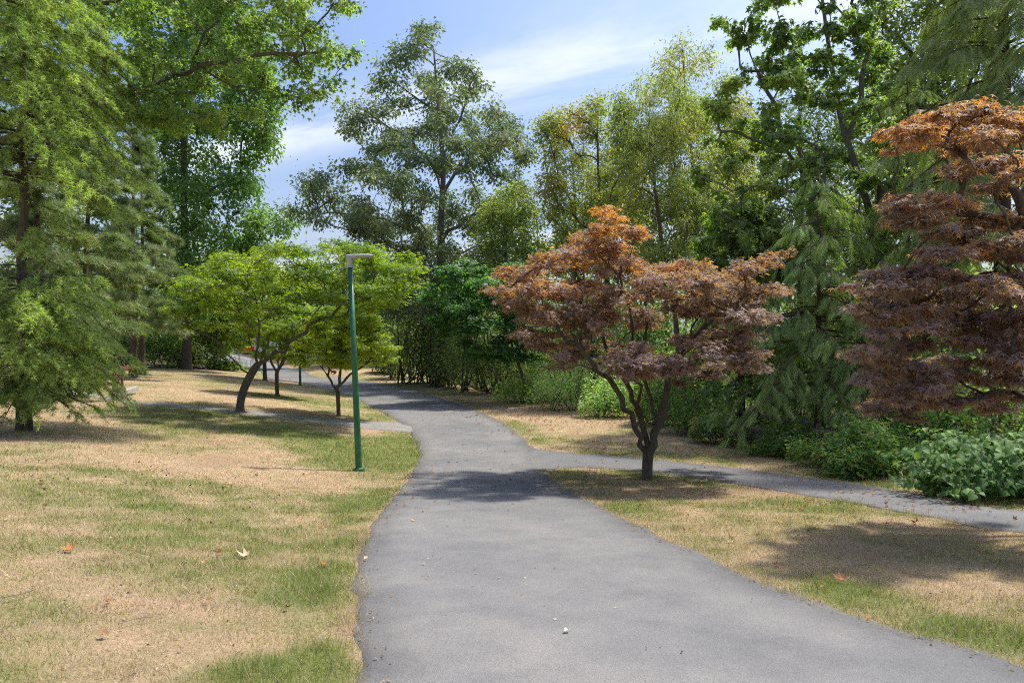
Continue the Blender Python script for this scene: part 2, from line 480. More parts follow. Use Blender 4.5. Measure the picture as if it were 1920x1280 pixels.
def at(px, Y, py):
    """World point at depth Y seen in the photograph at (px, py)."""
    return np.array([(px - 960) / FPX * Y, Y, EYE + (640 - py) / FPX * Y])

_ts = np.concatenate([np.arange(1.5, 30, .05), np.arange(30, 160, .2)])
def on_ground(px, py):
    x = (px - 960) / FPX * _ts; z = EYE + (640 - py) / FPX * _ts
    d = z - H(x, _ts)
    i = int(np.argmax(d < 0)) if (d < 0).any() else len(_ts) - 1
    i = max(i, 1); f = d[i - 1] / (d[i - 1] - d[i] + 1e-9)
    t = _ts[i - 1] + (_ts[i] - _ts[i - 1]) * f
    X = (px - 960) / FPX * t
    return np.array([X, t, float(H(X, t))])

def gp(px, Y):
    X = (px - 960) / FPX * Y
    return np.array([X, Y, float(H(X, Y))])

def curve(pts, n):
    """Catmull-Rom through pts, n points evenly spaced along it."""
    P = np.asarray(pts, float)
    P = np.vstack([2 * P[0] - P[1], P, 2 * P[-1] - P[-2]])
    out = []
    for i in range(1, len(P) - 2):
        t = np.linspace(0, 1, 24, endpoint=False)[:, None]
        a, b, c, d = P[i - 1], P[i], P[i + 1], P[i + 2]
        out.append(.5 * ((2 * b) + (-a + c) * t + (2 * a - 5 * b + 4 * c - d) * t ** 2 + (-a + 3 * b - 3 * c + d) * t ** 3))
    out = np.vstack(out + [P[-2:-1]])
    s = np.concatenate([[0], np.cumsum(np.linalg.norm(np.diff(out, axis=0), axis=1))])
    u = np.linspace(0, s[-1], n)
    return np.stack([np.interp(u, s, out[:, k]) for k in range(out.shape[1])], -1)

def edge(pix, n, extra_start=None, extra_end=None):
    w = [on_ground(*p)[:2] for p in pix]
    if extra_start is not None: w = [np.array(e, float) for e in extra_start] + w
    if extra_end is not None: w = w + [np.array(e, float) for e in extra_end]
    return curve(w, n)

NP = 420
main_l = edge([(680, 1280), (668, 1150), (680, 1030), (705, 975), (740, 930), (765, 900), (785, 860), (783, 835), (771, 812), (752, 793), (728, 778), (690, 758), (650, 740), (600, 726), (545, 714), (500, 708)], NP,
              [(-.15, -6), (-.5, 0)], [(-24, 62), (-36, 72)])
main_r = edge([(1920, 1255), (1700, 1185), (1430, 1090), (1200, 985), (1090, 930), (1035, 897), (1006, 875), (1004, 850), (985, 825), (950, 797), (900, 772), (840, 750), (760, 728), (700, 716), (640, 707), (580, 701)], NP,
              [(4.2, -6), (3.8, 0)], [(-24, 70), (-35, 80)])
side_n = edge([(985, 884), (1080, 875), (1180, 881), (1300, 894), (1450, 917), (1600, 942), (1750, 968), (1920, 996)], 90, None, [(9.5, 7.6), (14, 4)])
side_f = edge([(985, 838), (1060, 847), (1150, 854), (1300, 868), (1450, 886), (1600, 906), (1750, 929), (1920, 956)], 90, None, [(10.6, 9.6), (16, 6)])
left_f = edge([(770, 795), (733, 790), (663, 787), (560, 777), (450, 767), (330, 756), (225, 747)], 90, None, [(-20, 29)])
left_n = edge([(775, 812), (733, 806), (663, 801), (560, 788), (450, 775), (330, 762), (225, 752)], 90, None, [(-20, 28)])

polys = [np.vstack([main_l, main_r[::-1]]), np.vstack([side_n, side_f[::-1]]), np.vstack([left_f, left_n[::-1]])]

# signed distance to the paths (positive on the lawn), on a raster
GX0, GX1, GY0, GY1, GS = -30.0, 16.0, -2.0, 66.0, 0.08
gx = np.arange(GX0, GX1, GS); gy = np.arange(GY0, GY1, GS)
_GX, _GY = np.meshgrid(gx, gy)
def fast_sd(poly):
    # distances only near the outline; elsewhere a constant is enough
    best = np.full(_GX.shape, 2.0); ins = np.zeros(_GX.shape, bool)
    for a, b in zip(poly, np.roll(poly, -1, 0)):
        d = b - a; L2 = max(d @ d, 1e-12)
        i0, i1 = np.searchsorted(gx, [min(a[0], b[0]) - 2, max(a[0], b[0]) + 2]); j0, j1 = np.searchsorted(gy, [min(a[1], b[1]) - 2, max(a[1], b[1]) + 2])
        if i1 > i0 and j1 > j0:
            x, y = _GX[j0:j1, i0:i1], _GY[j0:j1, i0:i1]
            t = np.clip(((x - a[0]) * d[0] + (y - a[1]) * d[1]) / L2, 0, 1)
            best[j0:j1, i0:i1] = np.minimum(best[j0:j1, i0:i1], np.hypot(x - a[0] - t * d[0], y - a[1] - t * d[1]))
        if a[1] != b[1]:
            j0, j1 = np.searchsorted(gy, [min(a[1], b[1]), max(a[1], b[1])], side="right")
            if j1 > j0:
                xc = a[0] + (gy[j0:j1] - a[1]) / d[1] * d[0]
                ins[j0:j1] ^= gx[None, :] < xc[:, None]
    return np.where(ins, -best, best)
SDG = np.minimum.reduce([fast_sd(p) for p in polys])
def SD(x, y):
    fx = np.clip((np.asarray(x) - GX0) / GS, 0, len(gx) - 1.001); fy = np.clip((np.asarray(y) - GY0) / GS, 0, len(gy) - 1.001)
    i = fx.astype(int); j = fy.astype(int); a = fx - i; b = fy - j
    s = SDG[j, i] * (1 - a) * (1 - b) + SDG[j, i + 1] * a * (1 - b) + SDG[j + 1, i] * (1 - a) * b + SDG[j + 1, i + 1] * a * b
    out = (np.asarray(x) < GX0) | (np.asarray(x) > GX1) | (np.asarray(y) < GY0) | (np.asarray(y) > GY1)
    return np.where(out, 2.0, s)

DRY = np.array([.40, .305, .205]); DRY2 = np.array([.37, .262, .185]); STRAW = np.array([.46, .38, .262])
GRN = np.array([.15, .18, .05]); GRN2 = np.array([.105, .155, .04]); SOIL = np.array([.22, .145, .10])
_patches = [  # (px, py, radius across m, radius along m, greenness) of the larger patches of watered or burnt turf; the widest green one puts the leaning maple's shade into the turf colour
    (735, 850, 1.6, 3.2, 1.5), (640, 860, 1.3, 2.0, 1.0), (400, 790, 5.5, 2.6, 1.0), (560, 810, 2.0, 2.0, .45), (250, 890, 1.8, .5, .6), (60, 905, 1.5, .7, .5), (180, 960, 2.5, 1.2, .4), (640, 740, 3, 2.2, .5), (560, 745, 4, 2.0, .45), (700, 786, .9, 1.2, .6),
    (620, 1240, .45, .5, .8), (480, 1260, .35, .3, .6), (640, 1060, .4, .9, .6), (430, 1000, 1.2, .8, .4), (1600, 1110, .5, .45, .9), (1780, 1190, .5, .35, .7), (1350, 1020, .7, .8, .45), (1100, 905, 1.6, 1.2, .55), (1700, 940, 2.2, .9, .45),
    (1100, 770, 4.5, 3.5, -1.0), (900, 745, 4, 2, -.1), (520, 775, 3.2, 1.8, -.8), (640, 805, 1.6, .9, -.7), (350, 870, 2.6, 1.3, -.8), (480, 880, 1.6, 1.2, -.5), (260, 1150, 1.2, .8, -.5), (1800, 1080, 1.3, .6, -.5), (1300, 960, 1.2, .6, -.35), (140, 790, 1.6, 1.8, -1.0)]
_pw = [(on_ground(a, b)[:2], c, d, e) for a, b, c, d, e in _patches]
def greenness(x, y):
    p = np.stack([x, y], -1)
    g = (fbm(p * .55, 4, 31) - .5) * 2.4 + (fbm(p * 2.6, 3, 77) - .5) * 1.9 - .22
    for c, rx, ry, e in _pw:
        g = g + 1.15 * e * np.exp(-(((x - c[0]) / rx) ** 2 + ((y - c[1]) / ry) ** 2))
    sd = SD(x, y)
    g = g + .95 * np.exp(-((sd - .4) / .45) ** 2) * np.clip(fbm(p * .8, 2, 9) * 2.2 - .45, -.1, 1.3)
    g = g - .6 * sstep(.12, .0, sd)
    return .86 * sstep(-.9, 1.25, g)
def lawn_colour(x, y):
    g = greenness(x, y)[..., None]
    p = np.stack([x, y], -1)
    v = fbm(p * 1.3, 3, 63)[..., None]
    dry = DRY * v + DRY2 * (1 - v)
    grn = GRN * v + GRN2 * (1 - v)
    c = dry * (1 - g) + grn * g
    bare = sstep(.60, .72, fbm(p * .8, 4, 91))[..., None] * (1 - g) * .5
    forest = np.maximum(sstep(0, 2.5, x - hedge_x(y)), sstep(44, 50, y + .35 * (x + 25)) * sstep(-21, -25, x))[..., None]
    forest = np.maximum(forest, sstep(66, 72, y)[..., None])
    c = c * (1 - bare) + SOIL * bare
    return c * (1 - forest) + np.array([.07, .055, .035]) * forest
_hy, _hx = [-5, 6, 10.3, 14.8, 23, 35, 47, 60], [9, 8.6, 8.2, 8.9, 7.2, 1.6, -5.5, -9]
def hedge_x(y): return np.interp(y, _hy, _hx)

# ---- the ground, one sheet out to the horizon
def graded(*parts):
    o = [np.arange(a, b, s) for a, b, s in parts]
    return np.concatenate(o + [[parts[-1][1]]])
tx = graded((-900, -200, 100), (-200, -60, 10), (-60, -26, 1.2), (-26, -12, .4), (-12, 9, .14), (9, 14, .3), (14, 60, 1.5), (60, 200, 10), (200, 900, 100))
ty = graded((-60, -2, 4), (-2, 2.5, .5), (2.5, 14, .13), (14, 26, .2), (26, 66, .4), (66, 120, 3), (120, 1000, 60))
X, Y = np.meshgrid(tx, ty)
sd = SD(X, Y)
Z = H(X, Y) - .014 - .06 * sstep(0, .18, -sd) + .012 * (fbm(np.stack([X, Y], -1) * 2.2, 3, 3) - .5) * sstep(0, .3, sd)
acc = Acc()
nx, ny = len(tx), len(ty)
idx = np.arange(nx * ny).reshape(ny, nx)
q = np.stack([idx[:-1, :-1], idx[:-1, 1:], idx[1:, 1:], idx[1:, :-1]], -1).reshape(-1, 4)
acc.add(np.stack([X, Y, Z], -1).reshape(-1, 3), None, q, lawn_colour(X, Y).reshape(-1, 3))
g = acc.obj("ground", M["ground"], smooth=True)
tag(g, "sloping lawn of dry tan grass with green patches", "lawn", kind="structure")

def ribbon(name, A, B, mat, lift, cols, label, darken_edge=.25):
    n = len(A)
    A = A.copy(); B = B.copy()
    wob = lambda P, s: (fbm(P * 2.2, 4, s) - .5)[:, None] * .2
    dirn = unit(B - A)
    A += dirn * wob(A, 41); B += dirn * wob(B, 47)
    u = np.linspace(0, 1, cols)
    u = .5 - .5 * np.cos(np.pi * (u * .8 + .1)) / math.cos(.1 * np.pi)
    P = A[:, None] + (B - A)[:, None] * u[None, :, None]
    W = np.linalg.norm(B - A, axis=1)[:, None]
    z = H(P[..., 0], P[..., 1]) + lift + .012 * (1 - (2 * u - 1) ** 2)
    V = np.concatenate([P, z[..., None]], -1)
    sk0 = np.concatenate([A - dirn * .05, (V[:, 0, 2] - .07)[:, None]], 1)[:, None]
    sk1 = np.concatenate([B + dirn * .05, (V[:, -1, 2] - .07)[:, None]], 1)[:, None]
    V = np.concatenate([sk0, V, sk1], 1)
    de = np.minimum(u, 1 - u)[None] * W
    nz = fbm(np.concatenate([P * .8], -1), 3, 12)
    tone = 1 - darken_edge * sstep(.55, .0, de) * (.4 + nz)
    tone = np.concatenate([tone[:, :1] * .8, tone, tone[:, -1:] * .8], 1)
    c = np.repeat(tone[..., None], 3, -1)
    a = Acc(); k = cols + 2
    idx = np.arange(n * k).reshape(n, k)
    q = np.stack([idx[:-1, :-1], idx[:-1, 1:], idx[1:, 1:], idx[1:, :-1]], -1).reshape(-1, 4)
    a.add(V.reshape(-1, 3), None, q, c.reshape(-1, 3))
    o = a.obj(name, mat, smooth=True)
    tag(o, label, "path", kind="structure")
    return o
ribbon("main_path", main_l, main_r, M["asphalt"], .0, 22, "wide grey asphalt path winding away between the lawns", .3)
ribbon("side_path", side_n, side_f, M["asphalt2"], -.006, 12, "narrow asphalt path branching off past the red maple", .15)
ribbon("narrow_footpath", left_f, left_n, M["concrete"], -.006, 8, "narrow pale footpath crossing the lawn behind the leaning maple", .1)

# ---- grass blades
def make_grass():
    a = Acc()
    N = 800000
    r = np.exp(rng.uniform(np.log(2.6), np.log(52), N))
    th = rng.uniform(-.74, .72, N)
    x = r * np.sin(th); y = r * np.cos(th)
    keep = rng.random(N) < np.minimum(1, (r / 7.5) ** 1.0) * np.where(r > 22, .55, 1)
    keep &= (np.abs(x) < .80 * y + .8) & (y > 2.4)
    x, y, r = x[keep], y[keep], r[keep]
    sd = SD(x, y) + (noise(np.stack([x, y], -1) * 7, 8) - .5) * .07
    k = (sd > -.02 - .07 * (noise(np.stack([x, y], -1) * 1.7, 28) > .55)) & (x < hedge_x(y) + .8) & (x > -24)
    x, y, r, sd = x[k], y[k], r[k], sd[k]
    edge_k = sstep(.16, .0, sd) * (noise(np.stack([x, y], -1) * 2.3, 18) > .45)
    g = greenness(x, y)
    p2 = np.stack([x, y], -1)
    bare = sstep(.60, .70, fbm(p2 * .8, 4, 91)) * (1 - g)
    k = rng.random(len(x)) > bare * .7
    x, y, r, g, p2, edge_k = x[k], y[k], r[k], g[k], p2[k], edge_k[k]
    n = len(x)
    clump = fbm(p2 * 5.0, 2, 55)
    h = (.012 + .025 * clump + .018 * g) * rng.uniform(.55, 1.35, n) * (1 + .012 * r)
    h *= 1 + 1.0 * edge_k
    h *= 1 + .9 * sstep(.62, .85, fbm(p2 * 3.3, 2, 29))
    h *= 1 + .8 * sstep(.72, .9, g) * sstep(.5, .7, fbm(p2 * 1.9, 2, 4))
    w = .0021 * np.clip(r / 3.0, 1, 9) * rng.uniform(.7, 1.4, n)
    az = rng.uniform(0, 2 * np.pi, n)
    lean = rng.uniform(.2, 1.3, n) * h
    z = H(x, y) - .016
    P = np.stack([x, y, z], -1)
    sdv = np.stack([np.cos(az), np.sin(az), np.zeros(n)], -1) * w[:, None] * .5
    la = az + rng.normal(0, .9, n) + 1.57
    tip = P + np.stack([np.cos(la) * lean, np.sin(la) * lean, h], -1)
    V = np.stack([P - sdv, P + sdv, tip], 1)
    isg = rng.random(n) < np.clip(g * 1.05 - .02, 0, 1)
    t = rng.random((n, 1))
    cg = GRN * 1.15 * t + np.array([.21, .225, .065]) * (1 - t)
    cg = cg * (1 - .5 * sstep(.6, .9, g)[:, None] * t) + np.array([.11, .20, .04]) * .5 * sstep(.6, .9, g)[:, None] * t
    cd = STRAW * t + DRY * (1 - t)
    c = np.where(isg[:, None], cg, cd) * rng.uniform(.74, 1.2, (n, 1)) * (.86 + .28 * fbm(p2 * 6, 2, 44))[:, None]
    a.add(V.reshape(-1, 3), np.arange(3 * n).reshape(n, 3), None, np.repeat(c, 3, 0))
    o = a.obj("grass", M["grass"])
    tag(o, "short mown grass, part dry and part green", "grass", kind="stuff")
    return n
make_grass()

# ------------------------------------------------------------------ broadleaf trees
def palette(pos, pal, freq=.6, seed=0, jit=.22, mix=.35):
    """Leaf colours: neighbours share a tone, each leaf varies a little."""
    pal = np.asarray(pal, float); n = len(pos)
    t = fbm(pos * freq, 2, seed) * 1.5 - .25 + rng.normal(0, mix * .6, n)
    t = np.clip(t, 0, .9999) * (len(pal) - 1)
    i = t.astype(int); f = (t - i)[:, None]
    c = pal[i] * (1 - f) + pal[np.minimum(i + 1, len(pal) - 1)] * f
    return c * rng.uniform(1 - jit, 1 + jit, (n, 1))

def env_pads(Y0, env, n, rp, depth=1.0, thr=0.0, seed=0, fill=.55):
    """Foliage masses inside a crown whose outline is given as (height row, left, right)."""
    env = np.asarray(env, float)
    py = np.arange(env[0, 0], env[-1, 0], 2.0)
    xl = np.interp(py, env[:, 0], env[:, 1]); xr = np.interp(py, env[:, 0], env[:, 2])
    pr = np.maximum(xr - xl, 1) ** 1.15; pr /= pr.sum()
    out = []
    for _ in range(n * 14):
        if len(out) >= n: break
        k = rng.choice(len(py), p=pr)
        m, w = (xl[k] + xr[k]) / 2, (xr[k] - xl[k]) / 2
        uu = rng.uniform(-1, 1)
        lim = math.sqrt(1 - uu * uu) * w * depth / FPX * Y0
        dy = lim * (rng.uniform(-1, 1) if rng.random() < fill else rng.choice([-1, 1]) * rng.uniform(.6, 1))
        p = at(m + uu * w, Y0, py[k]); p[1] += dy
        r = rp * rng.uniform(.7, 1.3)
        if thr and fbm(p[None] * (.35 / rp), 2, seed)[0] < thr: continue
        if out:
            O = np.array(out)
            if (np.linalg.norm(O[:, :3] - p, axis=1) < .62 * r).any(): continue
        out.append([*p, r])
    return np.array(out)

def build_tree(name, label, cat, base, guides, pads, r0, leaf, leaf_size, n_leaf, mat, pal, bark="bark",
               flat=1.0, twigs=9, n_twig_len=1.0, up=.55, outw=.4, droop=.3, rnd=.6, group=None, limbs=False,
               r_min=.006, pal_freq=.6, seed=0, sides=6, pick=0, pal_fn=None, spread=1.0, taper=.18, thin=1.0, leaf_full=None):
    """pads (n,4): centre and radius of each leafy mass. guides: polylines [(pts, radius share)], the first is the trunk."""
    root = thing(name, label, cat, base, group)
    pos, par, chain = [], [], []
    gch = []                                    # chains: list of node index lists
    for gi, pts in enumerate(guides):
        P = curve(pts, max(6, int(3 + 1.2 * len(pts) * 2)))
        if gi: P[1:-1] += rng.normal(0, .012 * np.linalg.norm(P[-1] - P[0]), P[1:-1].shape)
        ids = []
        if gi:
            A = np.array(pos); j = int(np.argmin(np.linalg.norm(A - P[0], axis=1)))
            ids.append(j)
        for k, p in enumerate(P):
            if gi and k == 0: continue
            pos.append(p); par.append(ids[-1] if ids else -1); ids.append(len(pos) - 1)
        gch.append((ids, gi))
    n_guide = len(pos)
    order = np.argsort(np.min(np.linalg.norm(pads[:, None, :3] - np.array(pos)[None], axis=2), axis=1))
    zmin = pads[:, 2].min()
    trunk_ids = gch[0][0]
    pad_end = {}
    limb_of = {i: 0 for i in range(n_guide)}
    for ids, gi in gch[1:]:
        for i in ids[1:]: limb_of[i] = gi
    nlimb = len(guides)
    for pi in order:
        c = pads[pi, :3]; A = np.array(pos)
        d = np.linalg.norm(A - c, axis=1); hd = np.hypot(A[:, 0] - c[0], A[:, 1] - c[1]); dz = c[2] - A[:, 2]
        cost = d * (1 + 1.1 * np.clip((.45 * hd - dz) / np.maximum(d, .05), 0, 1.2))
        low = A[:, 2] < base[2] + .45 * (zmin - base[2])
        cost = np.where(low, cost + 50, cost)
        j = int(np.argmin(cost)); q = A[j]; L = d[j]
        if L < .05: pad_end[pi] = j; continue
        pd = q - A[par[j]] if par[j] >= 0 else np.array([0, 0, 1.0])
        ctrl = q + (unit(pd) * .45 + unit(c - q) * .55 + np.array([0, 0, .12])) * L * .5
        k = 5; t = np.linspace(0, 1, k)[1:, None]
        P = (1 - t) ** 2 * q + 2 * t * (1 - t) * ctrl + t * t * c
        P[:-1] += rng.normal(0, .025 * L, P[:-1].shape)
        if limb_of[j] == 0: nlimb += 1; li = nlimb
        else: li = limb_of[j]
        ids = [j]
        for p in P:
            pos.append(p); par.append(ids[-1]); ids.append(len(pos) - 1); limb_of[len(pos) - 1] = li
        gch.append((ids, li)); pad_end[pi] = ids[-1]
    pos = np.array(pos); cnt = np.zeros(len(pos))
    for pi, e in pad_end.items(): cnt[e] += pads[pi, 3] ** 2
    cnt[trunk_ids[-1]] += 1e-3
    for i in range(len(pos) - 1, 0, -1):
        if par[i] >= 0: cnt[par[i]] += cnt[i]
    R = r0 * np.sqrt(np.maximum(cnt, 1e-6) / max(cnt[0], 1e-6))
    R[len(trunk_ids):] *= thin
    tt = np.linspace(0, 1, len(trunk_ids))
    R[trunk_ids] = np.maximum(R[trunk_ids] * .9, r0 * (1 - (1 - taper) * tt))
    R = np.maximum(R, r_min)
    # trunk with flared foot
    P = pos[trunk_ids].copy(); rr = R[trunk_ids].copy()
    foot = np.vstack([P[0] - [0, 0, .25], P[0] + [0, 0, .0], P[0] + (P[1] - P[0]) * .18, P[0] + (P[1] - P[0]) * .5])
    P = np.vstack([foot, P[1:]]); rr = np.concatenate([[r0 * 1.55, r0 * 1.4, r0 * 1.12, r0 * 1.02], rr[1:]])
    P = P[None]; a = Acc()
    k = P.shape[1]
    tubes(a, P, rr[None], max(sides, 10))
    a.obj("trunk", M[bark], root, True)
    groups = {}
    for ids, li in gch[1:]: groups.setdefault(li, []).append(ids)
    merged = Acc()
    for li, chains in groups.items():
        a = Acc() if limbs else merged
        for ids in chains:
            p = pos[ids]; r = R[ids].copy(); r[0] = min(r[0], r[1] * 1.25)
            tubes(a, p[None], r[None], sides if r[1] > .02 else max(4, sides - 2))
        if limbs: a.obj("limb", M[bark], root, True)
    # twigs and leaves
    n = len(pads)
    ends = pos[[pad_end[i] for i in range(n)]]
    nt_ = twigs; tot = n * nt_
    d = rdir(tot) * rng.uniform(.55, 1.0, (tot, 1)) ** .5
    d[:, 2] *= flat
    pr = np.repeat(pads[:, 3], nt_)[:, None]; pe = np.repeat(ends, nt_, 0); pc_ = np.repeat(pads[:, :3], nt_, 0)
    end = pc_ + d * pr * n_twig_len
    mid = pe * .5 + end * .5 + np.array([0, 0, .12]) * pr * flat + rng.normal(0, .06, (tot, 3)) * pr
    t = np.linspace(0, 1, 3)[None, :, None]
    TW = (1 - t) ** 2 * pe[:, None] + 2 * t * (1 - t) * mid[:, None] + t * t * end[:, None]
    tr = np.broadcast_to(np.array([1.0, .7, .3]), (tot, 3)) * np.maximum(r_min * .8, .004)
    tubes(merged, TW, tr, 3, cap=False)
    mo_ = merged.obj("twigs" if limbs else "branches", M[bark], root, True)
    if mo_: mo_["kind"] = "stuff"
    nl = int(n_leaf)
    wgt = np.repeat(pads[:, 3] ** 2, nt_); wgt = wgt / wgt.sum()
    ti = rng.choice(tot, nl, p=wgt)
    tp = rng.uniform(.25, 1.0, nl) ** .7
    base_p = (1 - tp[:, None]) ** 2 * pe[ti] + 2 * (tp * (1 - tp))[:, None] * mid[ti] + (tp ** 2)[:, None] * end[ti]
    sz = leaf_size * rng.uniform(.5, 1.35, nl)
    js = spread * (.16 * pr[ti, 0] + .35 * leaf_size)
    jit = rng.normal(0, 1, (nl, 3)) * js[:, None]; jit[:, 2] *= .2 + .8 * flat
    lp = base_p + jit
    o = unit(lp - pc_[ti]); o[:, 2] *= .5
    nrm = unit(np.array([0, 0, up]) + o * outw + rdir(nl) * rnd)
    ax = unit(rdir(nl) * np.array([1, 1, .4]) * .8 + o * .7 + np.array([0, 0, -droop]))
    c = pal_fn(lp) if pal_fn else palette(lp, pal, pal_freq, seed)
    if pick:                                   # the largest leaves near the viewer as single pieces
        dist = np.linalg.norm(lp - np.array([0, 0, EYE]), axis=1)
        vis = (np.abs(lp[:, 0] / lp[:, 1]) < .745) & (np.abs((lp[:, 2] - EYE) / lp[:, 1]) < .495)
        rank = np.argsort(dist / sz + (~vis) * 1e6)[:pick]
        rest = np.setdiff1d(np.arange(nl), rank)
    else: rest = np.arange(nl); rank = []
    a = Acc(); leaves(a, leaf, lp[rest], ax[rest], nrm[rest], sz[rest], c[rest])
    cr = a.obj("crown", M[mat], root)
    if len(rank):
        cr["kind"] = "stuff"
        shades = []
        for kk in range(8):
            full = leaf_full or leaf
            b = Acc(); b.add(full[0], full[1], None, c[rank[kk * len(rank) // 8]])
            me = b.mesh("leaf"); me.materials.append(M[mat]); shades.append(me)
        inv = parent_inv(root)
        from mathutils import Matrix
        for i in rank:
            y = unit(ax[i]); x_ = unit(np.cross(y, nrm[i])); z_ = np.cross(x_, y)
            ob = bpy.data.objects.new("leaf", shades[int(rng.integers(8))]); COL.objects.link(ob)
            ob.parent = cr; ob.matrix_parent_inverse = inv
            mm = Matrix.Identity(4)
            for rr_ in range(3):
                mm[rr_][0] = x_[rr_] * sz[i]; mm[rr_][1] = y[rr_] * sz[i]; mm[rr_][2] = z_[rr_] * sz[i]; mm[rr_][3] = lp[i][rr_]
            ob.matrix_basis = mm
    return root

def pix_pads(Y0, lst, jitter, scale=1.0, extra=1, flatmul=1.0):
    """Foliage masses from (px, py, radius px) at depth about Y0; each gets companions in front and behind."""
    out = []
    for px, py, r in lst:
        for k in range(extra):
            dy = rng.uniform(-jitter, jitter) if k else rng.uniform(-jitter, jitter) * .7
            p = at(px + rng.normal(0, r * .5) * (k > 0), Y0 + dy, py + rng.normal(0, r * (.28 if k else .18)))
            out.append([*p, r / FPX * Y0 * scale * rng.uniform(.6, 1.2)])
    return np.array(out)

def stem_px(Y0, pts):
    """Stem polyline from (px, py, depth offset)."""
    o = []
    for p in pts:
        d = p[2] if len(p) > 2 else 0
        w = at(p[0], Y0, p[1]); w[1] += d; o.append(w)
    return o

def trunk_px(base, Y0, pts):
    return [np.array(base)] + stem_px(Y0, pts)

# ---- red Japanese maple beside the fork
b = on_ground(1213, 897); YR = b[1]
red_pads = [(1143, 405, 26), (1130, 425, 26), (1180, 440, 34), (1205, 438, 18), (1100, 445, 26), (1150, 462, 40), (1115, 475, 40),
            (945, 512, 26), (985, 505, 36), (1030, 500, 40), (1075, 485, 44), (1125, 492, 42), (1175, 500, 44), (1225, 505, 42), (1268, 502, 36), (1300, 520, 40), (1345, 520, 36), (1385, 505, 30), (1420, 492, 26), (1452, 484, 24), (1478, 478, 14),
            (950, 550, 28), (990, 545, 40), (1040, 540, 46), (1100, 540, 46), (1160, 545, 46), (1220, 548, 46), (1280, 550, 46), (1335, 550, 44), (1385, 548, 40), (1430, 552, 32), (1462, 548, 18),
            (975, 585, 34), (1020, 590, 44), (1070, 590, 44), (1135, 590, 44), (1200, 590, 40), (1310, 585, 42), (1365, 585, 44), (1410, 592, 36), (1436, 600, 20),
            (1000, 625, 34), (1045, 635, 38), (1090, 630, 36), (1290, 635, 40), (1345, 630, 42), (1395, 640, 36), (1425, 660, 24), (1430, 690, 16), (1390, 680, 30), (1345, 670, 36),
            (1160, 675, 40), (1200, 672, 44), (1240, 680, 34), (1180, 690, 36), (1075, 660, 30), (1055, 685, 26), (1290, 690, 28), (1265, 715, 22), (1330, 700, 22)]
pads = pix_pads(YR, red_pads, 2.1, .9, 4)
front = pix_pads(YR, [(1160, 678, 40), (1205, 676, 44), (1235, 684, 30)], .15); front[:, 1] = YR - 1.9
pads = np.vstack([pads, front])
G = [trunk_px(b, YR, [(1214, 868), (1216, 845)]),
     stem_px(YR, [(1214, 852), (1192, 808, -.1), (1158, 745, -.3), (1120, 692, -.6), (1062, 640, -.8), (1010, 600, -1.0)]),
     stem_px(YR, [(1215, 850), (1205, 795, .1), (1192, 745, .3), (1168, 690, .6), (1130, 620, .8), (1100, 560, 1.0)]),
     stem_px(YR, [(1205, 795, .1), (1190, 720, -.1), (1182, 620, -.2), (1165, 520, -.1), (1150, 440, 0)]),
     stem_px(YR, [(1216, 850), (1236, 795, -.1), (1247, 740, -.2), (1252, 690, -.3), (1295, 620, -.5), (1370, 560, -.8)]),
     stem_px(YR, [(1236, 795), (1218, 735, .2), (1213, 650, .3), (1222, 560, .4), (1240, 510, .4)]),
     stem_px(YR, [(1247, 740), (1275, 690, .6), (1330, 630, 1.0), (1400, 570, 1.3)])]
REDPAL = [(.145, .10, .092), (.19, .14, .128), (.25, .19, .17), (.30, .14, .05), (.36, .19, .04)]
def red_col(zlo, zhi, amount):
    def f(p):
        n = len(p); t = fbm(p * 1.15, 3, 21) + rng.normal(0, .2, n) + amount * (p[:, 2] - zlo) / (zhi - zlo)
        c = palette(p, REDPAL[:3], .9, 5)
        hot = sstep(.66, 1.1, t)[:, None]
        w = rng.random((n, 1))
        backlit_gold = np.array([.44, .26, .05]) * w + np.array([.38, .16, .055]) * (1 - w)  # gold of backlit leaves put into their colour, more towards the top
        hot = hot * .9
        return c * (1 - hot) + backlit_gold * hot * rng.uniform(.75, 1.2, (n, 1))
    return f
build_tree("red_japanese_maple", "bronze red Japanese maple with forked stems standing where the side path leaves", "tree", b, G, pads, .125,
           T_JMAPLE5, .07, 52000, "jred", REDPAL, "bark_dark", flat=.29, twigs=8, n_twig_len=1.2, up=1.0, outw=.3, droop=.35, rnd=.55, limbs=True, r_min=.006,
           pal_fn=red_col(2.0, 4.2, .5), spread=1.0, sides=8)

